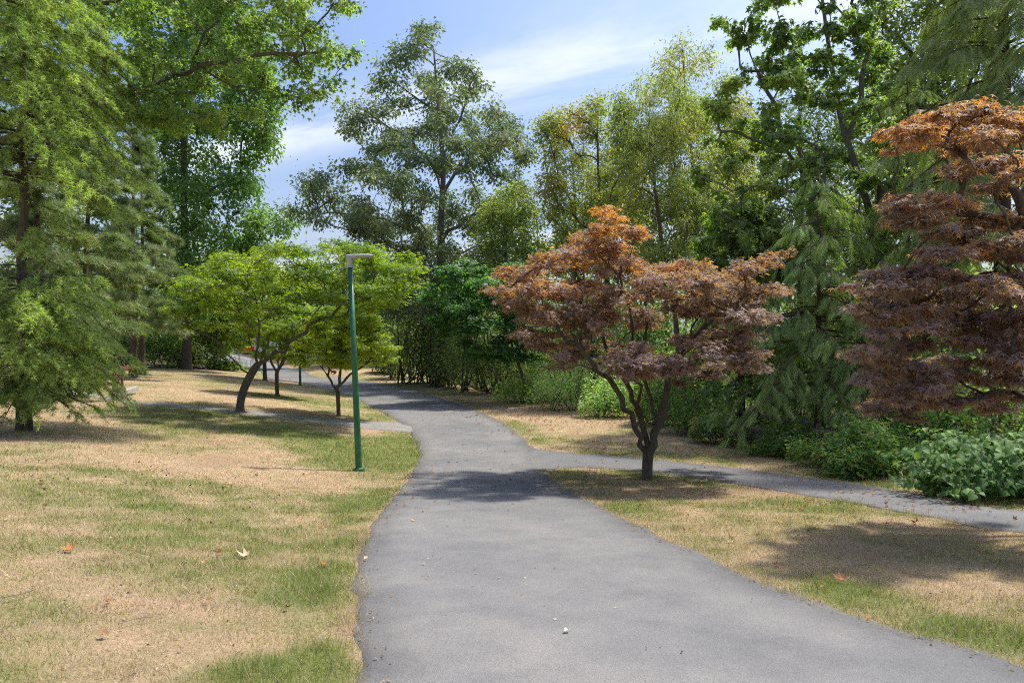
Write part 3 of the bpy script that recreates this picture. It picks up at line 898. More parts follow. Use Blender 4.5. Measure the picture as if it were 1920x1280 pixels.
# ---- red Japanese maple at the edge of the view
Y8 = 8.4
b = gp(2120, 8.7)
near_pads = [(1725, 222, 34), (1765, 212, 40), (1810, 205, 40), (1845, 215, 36), (1690, 240, 34), (1660, 255, 24), (1890, 232, 40), (1920, 225, 40), (1735, 255, 44), (1790, 258, 46), (1850, 265, 46), (1905, 275, 46), (1700, 275, 26),
             (1840, 310, 40), (1885, 315, 46), (1925, 330, 46), (1800, 325, 30), (1860, 345, 40), (1665, 395, 26), (1705, 385, 36), (1750, 388, 40), (1795, 385, 36), (1690, 415, 32), (1735, 420, 38), (1835, 420, 46), (1890, 430, 50), (1925, 440, 40),
             (1790, 455, 44), (1850, 465, 50), (1910, 475, 46), (1745, 480, 36), (1700, 500, 40), (1655, 515, 34), (1615, 540, 30), (1600, 570, 22), (1640, 545, 38), (1690, 540, 44), (1750, 525, 44), (1810, 520, 46), (1870, 530, 46), (1920, 540, 40),
             (1620, 580, 30), (1665, 580, 40), (1720, 575, 44), (1785, 575, 46), (1850, 585, 46), (1910, 595, 40), (1650, 615, 32), (1700, 615, 40), (1760, 620, 42), (1820, 630, 44), (1880, 640, 44), (1925, 640, 40),
             (1620, 655, 26), (1655, 665, 34), (1610, 675, 18), (1700, 660, 38), (1640, 700, 34), (1690, 700, 40), (1745, 700, 44), (1800, 690, 46), (1860, 700, 50), (1915, 705, 46), (1670, 735, 38), (1640, 760, 28), (1720, 745, 40), (1775, 740, 40), (1700, 775, 24), (1900, 745, 36), (1840, 742, 30)]
pads = pix_pads(Y8, near_pads, 1.3, .85, 3)
off = np.array([[*at(rng.uniform(1960, 2450), Y8, rng.uniform(180, 720)), rng.uniform(.28, .4)] for _ in range(18)]); off[:, 1] += rng.uniform(-.6, 1.8, 18)
frontn = pix_pads(Y8, [(1800, 705, 46), (1860, 700, 50), (1910, 705, 50), (1760, 715, 36), (1850, 735, 46), (1900, 730, 46)], .2); frontn[:, 1] = Y8 - 1.7 + rng.uniform(-.2, .2, 6)
pads = np.vstack([pads, off, frontn])
G = [trunk_px(b, 8.7, [(2118, 950), (2110, 860), (2090, 740)]),
     stem_px(Y8, [(2110, 900, .1), (2020, 835, -.3), (1905, 778, -.9), (1860, 735, -1.3)]),
     stem_px(Y8, [(2090, 740, .2), (2010, 580, 0), (1910, 435, -.2), (1850, 340, -.2), (1815, 230, 0)]),
     stem_px(Y8, [(2090, 740, .3), (1990, 640, .5), (1880, 600, .7), (1760, 570, .6), (1680, 560, .5)]),
     stem_px(Y8, [(2090, 740, .3), (2060, 560, .4), (1990, 400, .6), (1950, 260, .6)]),
     stem_px(Y8, [(1910, 435, -.2), (1840, 400, .1), (1760, 395, .3), (1690, 400, .3)])]
build_tree("red_japanese_maple", "purple bronze Japanese maple leaning in over the broad-leaved bush at the right edge", "tree", b, G, pads, .13,
           T_JMAPLE7, .068, 40000, "jred", REDPAL, "bark_dark", flat=.28, twigs=8, n_twig_len=1.2, up=1.0, outw=.3, droop=.45, rnd=.5, limbs=True, r_min=.005,
           pal_fn=red_col(2.2, 4.6, .45), spread=1.0, sides=8, pick=280, leaf_full=T_JMAPLE)

# ---- green Japanese maples on the left lawn
JG = [(.075, .125, .022), (.11, .18, .026), (.155, .225, .032), (.20, .26, .04)]
b = on_ground(450, 772); YG = b[1]
env = [(458, 560, 650), (470, 490, 730), (485, 430, 770), (505, 395, 790), (530, 370, 795), (555, 350, 760), (580, 340, 700), (605, 345, 640), (628, 355, 460)]
pads = env_pads(YG, env, 150, .6, .95, 0, 3, .8)
G = [trunk_px(b, YG, [(452, 748), (462, 718), (478, 690), (488, 678)]),
     stem_px(YG, [(484, 684), (530, 655, -.2), (580, 622, -.5), (640, 580, -.8), (710, 535, -1)]),
     stem_px(YG, [(480, 690), (476, 650, .3), (455, 590, .6), (430, 540, .9)]),
     stem_px(YG, [(470, 705), (440, 672, -.2), (400, 632, -.4), (350, 595, -.6)]),
     stem_px(YG, [(486, 680), (505, 620, .2), (530, 560, .4), (550, 500, .4)]),
     stem_px(YG, [(484, 684), (495, 630, -.5), (500, 570, -1.0), (480, 510, -1.3)]),
     stem_px(YG, [(530, 655, -.2), (570, 600, .6), (610, 545, 1.2), (650, 500, 1.6)])]
build_tree("green_japanese_maple", "large bright green Japanese maple with a leaning trunk on the left lawn", "tree", b, G, pads, .15,
           T_JMAPLE5, .105, 25000, "jgreen", JG, "bark", flat=.26, twigs=11, up=1.0, outw=.25, droop=.3, rnd=.35, limbs=True, r_min=.012, spread=1.0, pal_freq=.5, sides=8, thin=.62)

b = on_ground(635, 780); Y1 = b[1]
env = [(592, 600, 690), (610, 570, 715), (640, 560, 735), (660, 570, 735), (678, 590, 730), (684, 650, 730)]
pads = env_pads(Y1, env, 60, .45, .9, 0, 4, .8)
G = [trunk_px(b, Y1, [(634, 752), (633, 735)]), stem_px(Y1, [(633, 737), (612, 700), (584, 672)]), stem_px(Y1, [(633, 728), (638, 690), (640, 640)]), stem_px(Y1, [(634, 726), (655, 705), (690, 680)]), stem_px(Y1, [(618, 700), (612, 670), (610, 630)])]
build_tree("green_japanese_maple", "small light green maple with slim forked trunk just behind the near lamp post", "tree", b, G, pads, .085,
           T_JMAPLE5, .10, 12000, "jgreen", [(.13, .19, .03), (.19, .25, .04), (.26, .30, .06)], "bark", flat=.3, twigs=9, up=1.0, outw=.25, rnd=.35, limbs=True, r_min=.01)
b = on_ground(520, 742); Y2 = b[1]
env = [(560, 500, 560), (590, 470, 600), (620, 460, 610), (650, 470, 610), (680, 490, 590)]
pads = env_pads(Y2, env, 46, .55, .9, 0, 6, .8)
G = [trunk_px(b, Y2, [(519, 715), (519, 698)]), stem_px(Y2, [(519, 700), (508, 675), (500, 640)]), stem_px(Y2, [(519, 698), (535, 672), (552, 650)]), stem_px(Y2, [(519, 698), (524, 660), (528, 610)])]
build_tree("green_japanese_maple", "small forked maple on the dry lawn right of the leaning maple's trunk", "tree", b, G, pads, .10,
           T_JMAPLE5, .12, 9000, "jgreen", JG, "bark", flat=.3, twigs=9, up=1.0, outw=.25, rnd=.35, limbs=True, r_min=.012)
b = on_ground(497, 713); Y3 = b[1]
env = [(520, 470, 540), (560, 450, 560), (600, 450, 555), (640, 465, 545)]
pads = env_pads(Y3, env, 40, .8, .9, 0, 6, .8)
build_tree("slender_tree", "slender straight trunked tree at the lawn edge by the far bend", "tree", b, [trunk_px(b, Y3, [(496, 680), (496, 640), (500, 590)])], pads, .13,
           T_MAPLE3, .15, 7000, "green", JG, "bark_dark", flat=.5, twigs=8, r_min=.015)

# ------------------------------------------------------------------ conifers
T_CEDAR = tpl_needles(5, 1.0, .17, .8, 4)
T_PINE = tpl_needles(9, 1.0, .085, .55, 9)
T_FROND = tpl_frond(8)

def conifer(name, label, base, top, r0, branches, mat, pal, kind, bark, twig_size=.05, group=None, per=24, step=16, seed=0, dens=1.0, cones=0, skip=None):
    """branches: list of (height, azimuth, length, rise, droop). kind: cedar (drooping tufted shoots), pine (brush ends), frond (hanging flat sprays)."""
    root = thing(name, label, "tree", base, group)
    base = np.array(base); top = np.array(top)
    a = Acc(); t = np.linspace(0, 1, 14)
    P = base + (top - base) * t[:, None]; P[2:-1, :2] += rng.normal(0, .03, (11, 2)); P[0, 2] -= .3
    rr = r0 * (1 - .93 * t); rr[0] *= 1.5; rr[1] *= 1.08
    tubes(a, P[None], rr[None], 12); a.obj("trunk", M[bark], root, True)
    wood = Acc(); fol = Acc(); con = Acc()
    k = 9; tt = np.linspace(0, 1, k)
    BP, BR = [], []
    for h, az, L, rise, dr in branches:
        f = (h - base[2]) / (top[2] - base[2]); p0 = base + (top - base) * f
        d = np.array([math.cos(az), math.sin(az), 0])
        bend = np.array([-math.sin(az), math.cos(az), 0]) * rng.normal(0, .12) * L
        p = p0 + d * L * tt[:, None] + np.array([0, 0, 1]) * (rise * L * tt - dr * L * tt ** 2.2)[:, None] + bend * (tt ** 2)[:, None]
        BP.append(p); BR.append(max(.008, .018 * L) * (1 - .88 * tt))
    BP, BR = np.array(BP), np.array(BR)
    tubes(wood, BP, BR, 5, cap=False)
    for p, (h, az, L, rise, dr) in zip(BP, branches):
        d = np.array([math.cos(az), math.sin(az), 0]); s = np.array([-d[1], d[0], 0])
        n = max(6, int(per * L / 2.5 * dens))
        u = rng.uniform(.12, 1.0, n) ** .85
        q = np.stack([np.interp(u, tt, p[:, c]) for c in range(3)], -1)
        sg = rng.choice([-1, 1], n)
        ln = (.25 + .55 * (1 - u)) * min(L, 3.2) * .5 * rng.uniform(.6, 1.25, n)
        if kind == "cedar":
            dirn = unit(d * rng.uniform(.45, 1.0, (n, 1)) + s * (sg * rng.uniform(.3, 1.0, n))[:, None] + np.array([0, 0, -1]) * rng.uniform(-.02, .35, (n, 1)))
            m = step; w = np.linspace(.04, 1, m)
            sp = q[:, None] + dirn[:, None] * (ln[:, None] * w)[..., None] + np.array([0, 0, -1]) * ((ln[:, None] * .55 * w ** 2)[..., None])
            sp = sp + rng.normal(0, .012, sp.shape)
            sel = np.linspace(0, m - 1, 3).astype(int)
            tubes(wood, sp[:, sel], np.broadcast_to(np.array([.006, .0045, .002]), (n, 3)), 3, cap=False)
            ax = np.gradient(sp, axis=1)
            pp = sp.reshape(-1, 3); ax = unit(ax.reshape(-1, 3) + rng.normal(0, .004, (len(pp), 3)))
            off = rng.normal(0, .016, pp.shape); off[:, 2] *= .6
            pp = pp + off
            leaves(fol, T_CEDAR, pp, unit(ax + rdir(len(pp)) * .35), rdir(len(pp)), twig_size * rng.uniform(.7, 1.3, len(pp)), palette(pp, pal, .9, seed, .25))
            if cones and h > base[2] + cones:
                kc = rng.choice(len(pp), 10)
                leaves(con, tpl_ovate(.5, .3, .0), pp[kc] + [0, 0, -.02], np.tile([0, 0, -1.0], (10, 1)) + rdir(10) * .4, rdir(10), .05, np.array([[.13, .065, .035]]) * rng.uniform(.6, 1.3, (10, 1)))
        elif kind == "pine":
            dirn = unit(d * rng.uniform(.3, 1.0, (n, 1)) + s * (sg * rng.uniform(.3, 1.0, n))[:, None] + np.array([0, 0, 1]) * rng.uniform(-.2, .5, (n, 1)))
            e = q + dirn * (ln * .8)[:, None]
            w = np.linspace(0, 1, 2)[None, :, None]
            tubes(wood, q[:, None] * (1 - w) + e[:, None] * w, np.broadcast_to(np.array([.014, .007]), (n, 2)), 3, cap=False)
            m = 7; w = np.linspace(.35, 1.05, m)
            pp = (q[:, None] + (e - q)[:, None] * w[None, :, None]).reshape(-1, 3) + rng.normal(0, .06, (n * m, 3))
            ax = unit(np.repeat(dirn, m, 0) + rdir(n * m) * .5 + np.array([0, 0, .25]))
            leaves(fol, T_PINE, pp, ax, rdir(len(pp)), twig_size * rng.uniform(.8, 1.25, len(pp)), palette(pp, pal, .5, seed, .25, .6))
        else:
            m = step
            w = np.linspace(.15, 1.0, m)
            dirn = unit(d * rng.uniform(.2, .8, (n, 1)) + s * (sg * rng.uniform(.3, 1.0, n))[:, None] + np.array([0, 0, -.25]))
            sp = q[:, None] + dirn[:, None] * (ln[:, None] * w)[..., None] + np.array([0, 0, -1]) * (ln[:, None] * .5 * w ** 2)[..., None]
            tubes(wood, sp[:, [0, m - 1]], np.broadcast_to(np.array([.008, .004]), (n, 2)), 3, cap=False)
            pp = sp.reshape(-1, 3); nn = len(pp)
            dr3 = np.repeat(dirn, m, 0)
            ax = unit(dr3 * .55 + np.array([0, 0, -1.0]) + rdir(nn) * .35)
            nr = unit(dr3 * np.array([1, 1, 0]) + np.array([0, 0, .35]) + d * .5 + rdir(nn) * .35)
            leaves(fol, T_FROND, pp, ax, nr, twig_size * rng.uniform(.6, 1.25, nn), palette(pp, pal, .8, seed, .22))
    o = wood.obj("branches", M[bark], root, True); o["kind"] = "stuff"
    fol.obj("crown", M[mat], root)
    if con.n:
        o = con.obj("cones", M["litter"], root); o["kind"] = "stuff"
    return root

def whorls(z0, z1, n, Lfn, rise, droop, az0=0, az1=2 * math.pi):
    out = []
    for i in range(n):
        h = z0 + (z1 - z0) * (i + rng.random()) / n
        f = (h - z0) / (z1 - z0)
        out.append((h, rng.uniform(az0, az1), Lfn(f) * rng.uniform(.75, 1.15), rise + rng.normal(0, .06), droop * rng.uniform(.7, 1.3)))
    return out

CED = [(.135, .19, .065), (.19, .25, .08), (.255, .32, .105)]
b = on_ground(45, 806)
YD = b[1]; s0 = b[2]
zpx = lambda Y_, py: EYE + (640 - py) / FPX * Y_
br = whorls(zpx(YD, 690), zpx(YD, 525), 70, lambda f: 2.25 - .2 * f, .10, .52, -2.1, 1.1)
br += [(zpx(YD, 520), -.15, 2.5, .06, .10), (zpx(YD, 525), -.6, 2.4, .1, .2), (zpx(YD, 560), -1.0, 2.5, .08, .3)]
br += whorls(zpx(YD, 735), zpx(YD, 690), 12, lambda f: 1.7, .0, .4, -2.3, .3)
br += whorls(zpx(YD, 510), zpx(YD, 360), 8, lambda f: 1.15, .05, .4, -2.1, 1.1)
br += whorls(zpx(YD, 345), zpx(YD, -40), 88, lambda f: 2.5 - .3 * f, .05, .5, -2.1, 1.1)
br += whorls(zpx(YD, -40), s0 + 12.5, 30, lambda f: 2.0 * (1 - f) + .3, .1, .3)
conifer("deodar_cedar", "yellow green deodar cedar with drooping shoots at the left edge of the lawn", b, b + [0, 0, 14], .13, br, "needle", CED, "cedar", "bark_dark", .084, seed=2, per=23, step=14, cones=5)

PINE = [(.075, .11, .048), (.10, .14, .06), (.135, .175, .08), (.16, .165, .09)]
for (px, Yp, hgt, lab, L0) in [(250, 35.5, 15, "tall grey green pine, front one of the pair with dark trunks behind the cedar", 3.0), (266, 38, 14, "tall pine, rear one of the pair with dark trunks behind the cedar", 2.8),
                               (70, 24, 13.5, "shaggy olive pine with brown twigs close behind the drooping cedar", 3.4), (165, 29, 13, "bushy dull green pine between the cedar and the pine pair", 3.1)]:
    b = gp(px, Yp)
    br = whorls(b[2] + 2.3, b[2] + hgt - .4, 52, lambda f: L0 * (1 - .75 * f), .12, .18)
    conifer("pine_tree", lab, b, b + [0, 0, hgt], .17, br, "needle", PINE, "pine", "bark_dark", .28, per=35, seed=int(px), dens=.9, group="pines on the left bank")

THU = [(.095, .14, .055), (.14, .195, .07), (.20, .26, .09)]
THU2 = [(.12, .16, .065), (.165, .21, .08), (.22, .26, .10)]
def thuja(px, Yp, hgt, rad, lab, pal, z0=.7, nb=60, rise=.1, size=.4, az=(0, 2 * math.pi)):
    b = gp(px, Yp)
    br = whorls(b[2] + z0, b[2] + hgt - .2, nb, lambda f: rad * (1 - .8 * f) + .25, rise, .45, *az)
    return conifer("western_cedar", lab, b, b + [0, 0, hgt], .06 + hgt * .009, br, "needle", pal, "frond", "bark_red", size * .75, per=24, step=6, seed=int(px), group="cedars behind the hedge")
thuja(1535, 19.5, 8.0, 2.7, "dark green drooping cedar rising behind the broken rail fence", THU, 1.7, 78)
thuja(1390, 25, 9.0, 2.4, "dark cedar standing just behind the red maple's crown on its right", THU, .9, 60)
thuja(1880, 19, 22, 3.6, "tall pale green cedar with hanging sprays above the right-hand red maple", THU2, 3.0, 115, .12, .6, (1.7, 5.2))
thuja(1700, 23, 12.5, 2.6, "weeping cedar seen between the two red maples beside a snag", THU2, 1.0, 90, .1, .42)
# dark fir
FIR = [(.045, .075, .04), (.06, .10, .05), (.085, .12, .065)]
b = gp(1545, 30)
br = whorls(b[2] + 1, b[2] + 11.2, 50, lambda f: 3.2 * (1 - .85 * f) + .2, .02, .12)
conifer("fir_tree", "blackish green fir deep among the trees above the drooping cedar", b, b + [0, 0, 11.5], .2, br, "needle", FIR, "cedar", "bark_dark", .075, per=16, step=11, seed=8)

# ------------------------------------------------------------------ background broadleaf trees
POP = [(.105, .145, .07), (.135, .175, .085), (.175, .21, .105), (.19, .20, .10)]
b = gp(822, 44)
env = [(40, 800, 825), (60, 775, 850), (80, 745, 888), (110, 720, 902), (150, 712, 895), (168, 665, 925), (215, 642, 948), (250, 655, 972), (285, 690, 998), (322, 700, 1000), (340, 590, 985), (375, 565, 985), (410, 548, 960), (440, 620, 945), (475, 650, 905), (510, 690, 880), (560, 715, 880), (600, 720, 880)]
pads = env_pads(44, env, 260, .72, .75, .43, 3, .6)
G = [trunk_px(b, 44, [(824, 640), (828, 540), (826, 430), (831, 320), (822, 200), (816, 130), (814, 95)]),
     stem_px(44, [(827, 480), (780, 430, 1), (700, 400, 2), (610, 385, 2.5)]), stem_px(44, [(830, 330), (760, 260, -1), (680, 220, -2)]), stem_px(44, [(830, 350), (890, 290, 1), (950, 260, 1.5)]),
     stem_px(44, [(829, 300), (870, 220, -1), (900, 150, -2)]), stem_px(44, [(828, 440), (900, 400, -1), (960, 370, -2)])]
build_tree("cottonwood_tree", "tall open cottonwood towering alone in the middle against the sky", "tree", b, G, pads, .34, T_DIA, .215, 56000, "grey", POP, "bark_pale",
           flat=.8, twigs=12, up=.3, outw=.3, droop=.6, rnd=.9, limbs=True, r_min=.018, spread=1.25, pal_freq=.25)

def px_tree(name, lab, Yp, base_px, trunk, env, n, rp, leaf, size, nl, pal, bark, r0, thr=.36, more=(), mat="green", **kw):
    b = gp(base_px, Yp)
    pads = env_pads(Yp, env, n, rp, kw.pop("depth", .75), thr, int(base_px), .65)
    G = [trunk_px(b, Yp, trunk)] + [stem_px(Yp, m) for m in more]
    kw.setdefault("twigs", 10)
    return build_tree(name, lab, "tree", b, G, pads, r0, leaf, size, nl, mat, pal, bark, **kw)
YEL = [(.14, .185, .065), (.18, .22, .075), (.22, .245, .09), (.25, .22, .08)]
MAP = [(.105, .16, .055), (.145, .21, .066), (.19, .26, .075), (.24, .285, .08)]
BRZ = [(.15, .19, .06), (.19, .22, .07), (.22, .22, .075), (.29, .20, .07)]
px_tree("young_poplar", "yellowish young poplar close at the right of the cottonwood", 39, 955, [(952, 600), (948, 480), (950, 390)], [(358, 935, 968), (390, 905, 990), (430, 885, 1008), (480, 875, 1012), (530, 880, 1005), (580, 890, 1000)], 60, .75, T_DIA, .2, 14000, YEL[:3], "bark_pale", .14, .3, up=.3, droop=.5, rnd=.9, r_min=.012)
px_tree("bronze_tinged_maple", "rounded maple turning bronze on top, left of the slim birches", 38, 1150, [(1146, 600), (1130, 450), (1122, 330), (1120, 230)], [(176, 1105, 1140), (200, 1050, 1165), (240, 1012, 1185), (290, 1015, 1195), (340, 1015, 1205), (390, 1020, 1210), (440, 1040, 1215), (500, 1060, 1220)], 130, .6, T_DIA, .18, 20000, BRZ, "bark", .17, .36, r_min=.015, up=.5, droop=.5, spread=1.2)
px_tree("birch_tree", "slim birch with fine yellow green leaves right behind the red maple's top", 33, 1256, [(1250, 600), (1243, 480), (1228, 350), (1216, 240)], [(150, 1190, 1250), (190, 1160, 1290), (250, 1155, 1330), (330, 1160, 1345), (400, 1175, 1345), (470, 1190, 1340), (540, 1200, 1330)], 130, .6, T_SLIM, .16, 30000, YEL, "bark", .13, .38, r_min=.009, up=.2, droop=.8, rnd=1.0, spread=1.3)
px_tree("birch_tree", "taller sparse topped birch beside the big drooping-leaved maple", 36, 1340, [(1325, 600), (1308, 450), (1298, 300), (1285, 180), (1280, 95)], [(78, 1272, 1300), (110, 1225, 1335), (150, 1215, 1360), (220, 1235, 1395), (300, 1255, 1415), (380, 1265, 1420), (460, 1280, 1420)], 130, .65, T_SLIM, .17, 30000, YEL[1:], "bark", .14, .42, r_min=.009, up=.2, droop=.8, rnd=1.0, spread=1.4)
px_tree("bigleaf_maple", "big-leaved green maple with several leaning stems rising out of frame", 23.5, 1690, [(1676, 600), (1655, 480), (1610, 330), (1575, 215), (1550, 60), (1530, -90)],
        [(-160, 1460, 1600), (-80, 1430, 1640), (0, 1400, 1650), (20, 1335, 1650), (60, 1370, 1650), (100, 1395, 1650), (150, 1375, 1640), (190, 1300, 1640), (240, 1290, 1650), (290, 1300, 1660), (340, 1320, 1670), (390, 1350, 1680), (440, 1370, 1690), (490, 1400, 1690)], 200, .38, T_BMAPLE, .13, 16500, MAP, "bark_pale", .2, .45,
        more=[[(1672, 560), (1600, 440, -1), (1520, 400, -1.5), (1430, 380, -2)], [(1640, 430), (1560, 320, 1), (1470, 260, 1), (1370, 230, 1)], [(1672, 560), (1610, 420, 1.2), (1500, 200, 1.5), (1440, 80, 1.5)], [(1590, 270), (1600, 150, -.6), (1625, 30, -1)]], limbs=True, r_min=.012, up=.8, droop=.8, rnd=.5, flat=.55, spread=1.1)
px_tree("bigleaf_maple", "bushy young big-leaved maple at the foot of the leaning maple stems", 26, 1420, [(1418, 620), (1410, 520), (1400, 450)], [(375, 1370, 1420), (400, 1330, 1460), (440, 1310, 1480), (490, 1310, 1490), (540, 1330, 1470)], 80, .42, T_BMAPLE, .14, 7500, MAP, "bark", .12, .3, r_min=.012, up=.8, droop=.8, rnd=.5, flat=.55)
px_tree("alder_tree", "tall dark trunked alder with yellow green leaves above the right red maple", 29, 1790, [(1782, 560), (1768, 330), (1756, 180), (1744, 60), (1738, -120)],
        [(-200, 1640, 1830), (-60, 1600, 1860), (0, 1620, 1860), (60, 1640, 1850), (120, 1650, 1830), (180, 1640, 1810), (240, 1620, 1800), (310, 1610, 1800), (380, 1620, 1790), (450, 1640, 1780)], 150, .8, T_DIA, .2, 30000, YEL[:3] + [(.10, .15, .04)], "bark_dark", .3, .38,
        more=[[(1756, 185), (1725, 100, .5), (1690, 30, 1), (1640, 0, 1.4)], [(1762, 260), (1690, 200, -1), (1620, 190, -1.6)]], r_min=.014, up=.4, droop=.5, rnd=.8, spread=1.3, limbs=True)
px_tree("vine_maple", "fresh green vine maple arching behind the hedge by the cottonwood's foot", 33, 985, [(978, 700), (962, 660), (955, 615), (930, 575), (900, 550)], [(495, 870, 960), (515, 820, 985), (545, 800, 1000), (580, 800, 1010), (615, 820, 1015), (650, 850, 1015), (675, 900, 1005)], 95, .6, T_MAPLE3, .13, 18000, [(.07, .14, .045), (.09, .18, .06), (.12, .22, .065)], "bark", .075, .0, flat=.4, up=.9, rnd=.45, r_min=.01,
        more=[[(962, 640), (990, 600, .5), (1000, 560, .8)]])
GRY = [(.105, .15, .06), (.135, .18, .07), (.17, .21, .085), (.20, .21, .085)]
for px, Yb, tp, wd, lab in [(1075, 50, 250, 75, "soft green tree far behind the bronze-tipped maple"), (1190, 47, 205, 80, "grey green tree between the maple and the slim birch"), (1385, 43, 190, 80, "grey green tree behind the taller birch"),
                            (1500, 40, 130, 85, "tall hazy green tree behind the leaning maple stems"), (1640, 38, 80, 90, "tall fine-leaved tree left of the dark-trunked alder"), (1830, 36, 40, 90, "tall fine-leaved tree behind the hanging cedar")]:
    h_ = 640 - tp
    px_tree("woodland_tree", lab, Yb, px, [(px, 560), (px + 4, tp + .45 * h_), (px - 3, tp + 40)], [(tp, px - .3 * wd, px + .3 * wd), (tp + .15 * h_, px - .8 * wd, px + .8 * wd), (tp + .4 * h_, px - wd, px + wd), (tp + .7 * h_, px - .95 * wd, px + .95 * wd), (tp + h_, px - .7 * wd, px + .7 * wd)],
            105, .75, T_DIA, .2, 13500, GRY, "bark", .2, .36, r_min=.014, up=.35, droop=.5, rnd=.9, spread=1.3, twigs=8, mat="grey", group="woodland trees behind the hedge")
# left side
px_tree("dense_green_tree", "leafy green tree filling the gap behind the pines at the left edge", 42, 40, [(40, 560), (40, 420), (45, 250)], [(120, -60, 150), (200, -100, 210), (300, -120, 230), (400, -120, 220), (500, -100, 200), (600, -80, 180)], 110, 1.1, T_DIA, .3, 16000, [(.085, .14, .05), (.11, .175, .06), (.145, .21, .07)], "bark", .25, 0, r_min=.02)
b_ = [(-120, 180, 420), (-40, 220, 460), (60, 260, 485), (180, 290, 505), (240, 300, 505), (300, 300, 480), (360, 310, 465), (395, 320, 440), (410, 330, 535), (432, 330, 500), (460, 320, 470), (520, 300, 470), (580, 300, 440)]
px_tree("tall_poplar", "tall dense green poplar behind the leaning green maple on the left", 47, 350, [(350, 600), (345, 400), (345, 200), (340, 0), (335, -90)], b_, 200, 1.15, T_DIA, .27, 60000, [(.085, .15, .045), (.115, .19, .055), (.155, .235, .065)], "bark_dark", .3, .28, up=.35, droop=.6, rnd=.9, r_min=.02, spread=1.2)
YM = 19.0
b = gp(-330, YM)
env = [(-150, -300, 560), (-80, -280, 640), (-30, -260, 670), (30, -240, 665), (75, -220, 705), (110, -200, 690), (150, -150, 640), (185, -60, 590), (215, 120, 470), (250, 200, 400)]
pads = env_pads(YM, env, 240, .56, .28, .33, 12, .85)
G = [trunk_px(b, YM, [(-330, 600), (-320, 420), (-300, 250), (-290, 60), (-280, -120)]),
     stem_px(YM, [(-315, 380, .3), (-150, 310, .3), (0, 255, .2), (120, 215, .1), (215, 190, 0), (300, 145, 0), (365, 115, 0), (410, 40, 0)]),
     stem_px(YM, [(300, 145), (420, 130, -.3), (520, 115, -.4), (610, 112, -.5)]),
     stem_px(YM, [(-300, 250, -.3), (-100, 120, -.8), (120, 60, -1), (300, 30, -1), (480, 20, -1)]),
     stem_px(YM, [(365, 115), (410, 145, .4), (470, 150, .6)])]
build_tree("spreading_maple", "large green maple whose long limb reaches in over the top left of the sky", "tree", b, G, pads, .34, T_BMAPLE, .10, 30000, "green", MAP, "bark", flat=.5, twigs=11,
           up=.7, outw=.2, droop=.7, rnd=.6, limbs=True, r_min=.008, spread=1.25, pal_freq=.5, pick=280, thin=.42, leaf_full=T_BMAPLE_FULL)

# ------------------------------------------------------------------ shrubs and undergrowth
def shrub(name, label, c, w, h, d, leaf, size, n, pal, mat="green", lobes=17, stems=18, group=None, seed=0, up=.45, spiky=1.5, cat="shrub"):
    """Leafy mound: uneven lobes covered with leaves, woody stems inside."""
    root = thing(name, label, cat, c, group)
    L = []
    for i in range(lobes):
        a = rng.uniform(0, 2 * np.pi); r = math.sqrt(rng.random()) * .8
        x, y = math.cos(a) * r * w / 2, math.sin(a) * r * d / 2
        hh = h * (1 - .62 * r * r) * rng.uniform(.35, 1.15)
        L.append((c[0] + x, c[1] + y, hh, w * rng.uniform(.09, .25), d * rng.uniform(.09, .25)))
    L = np.array(L)
    k = rng.integers(lobes, size=n)
    dv = rdir(n); dv[:, 2] = np.abs(dv[:, 2]) - .25 * (rng.random(n) < .35)
    rad = rng.uniform(.55, 1.05, n) ** .5
    hh = L[k, 2] * .5
    gz = H(L[k, 0], L[k, 1])
    lowh = rng.random(n) < .34
    hd_ = unit(dv[:, :2] + 1e-6)
    dv[lowh, :2] = hd_[lowh]; dv[lowh, 2] = -rng.random(lowh.sum())
    P = np.stack([L[k, 0] + dv[:, 0] * L[k, 3] * rad * 1.1, L[k, 1] + dv[:, 1] * L[k, 4] * rad * 1.1, gz + hh + dv[:, 2] * hh * rad], -1)
    lump = fbm(P * 2.2, 2, seed) - .5
    P += unit(dv) * (lump * .28 * min(w, h))[:, None]
    P[:, 2] += spiky * np.abs(rng.normal(0, 1, n)) * h * .12
    P[:, 2] = np.maximum(P[:, 2], H(P[:, 0], P[:, 1]) + .02 + .06 * rng.random(n))
    nr = unit(dv * .5 + np.array([0, 0, up]) + rdir(n) * .6)
    ax = unit(dv * np.array([1, 1, .2]) + rdir(n) * .6 + np.array([0, 0, -.35]))
    a = Acc(); leaves(a, leaf, P, ax, nr, size * rng.uniform(.45, 1.45, n), np.where(rng.random((n, 1)) < .035, np.array([.26, .17, .08]), palette(P, pal, 1.1, seed, .3, .6)))
    a.obj("foliage", M[mat], root)
    st = Acc(); j = rng.integers(lobes, size=stems)
    p0 = np.stack([c[0] + rng.uniform(-.3, .3, stems) * w, c[1] + rng.uniform(-.3, .3, stems) * d, np.zeros(stems)], -1); p0[:, 2] = H(p0[:, 0], p0[:, 1]) - .05
    p1 = np.stack([L[j, 0], L[j, 1], H(L[j, 0], L[j, 1]) + L[j, 2] * .95], -1)
    t = np.linspace(0, 1, 5)[None, :, None]
    mid = (p0 + p1) / 2 + rng.normal(0, .08 * w, (stems, 3))
    Q = (1 - t) ** 2 * p0[:, None] + 2 * t * (1 - t) * mid[:, None] + t * t * p1[:, None]
    tubes(st, Q, np.broadcast_to(np.array([1, .85, .7, .5, .3]) * max(.006, .008 * h), (stems, 5)), 4)
    o = st.obj("stems", M["bark_dark"], root, True); o["kind"] = "stuff"
    return root

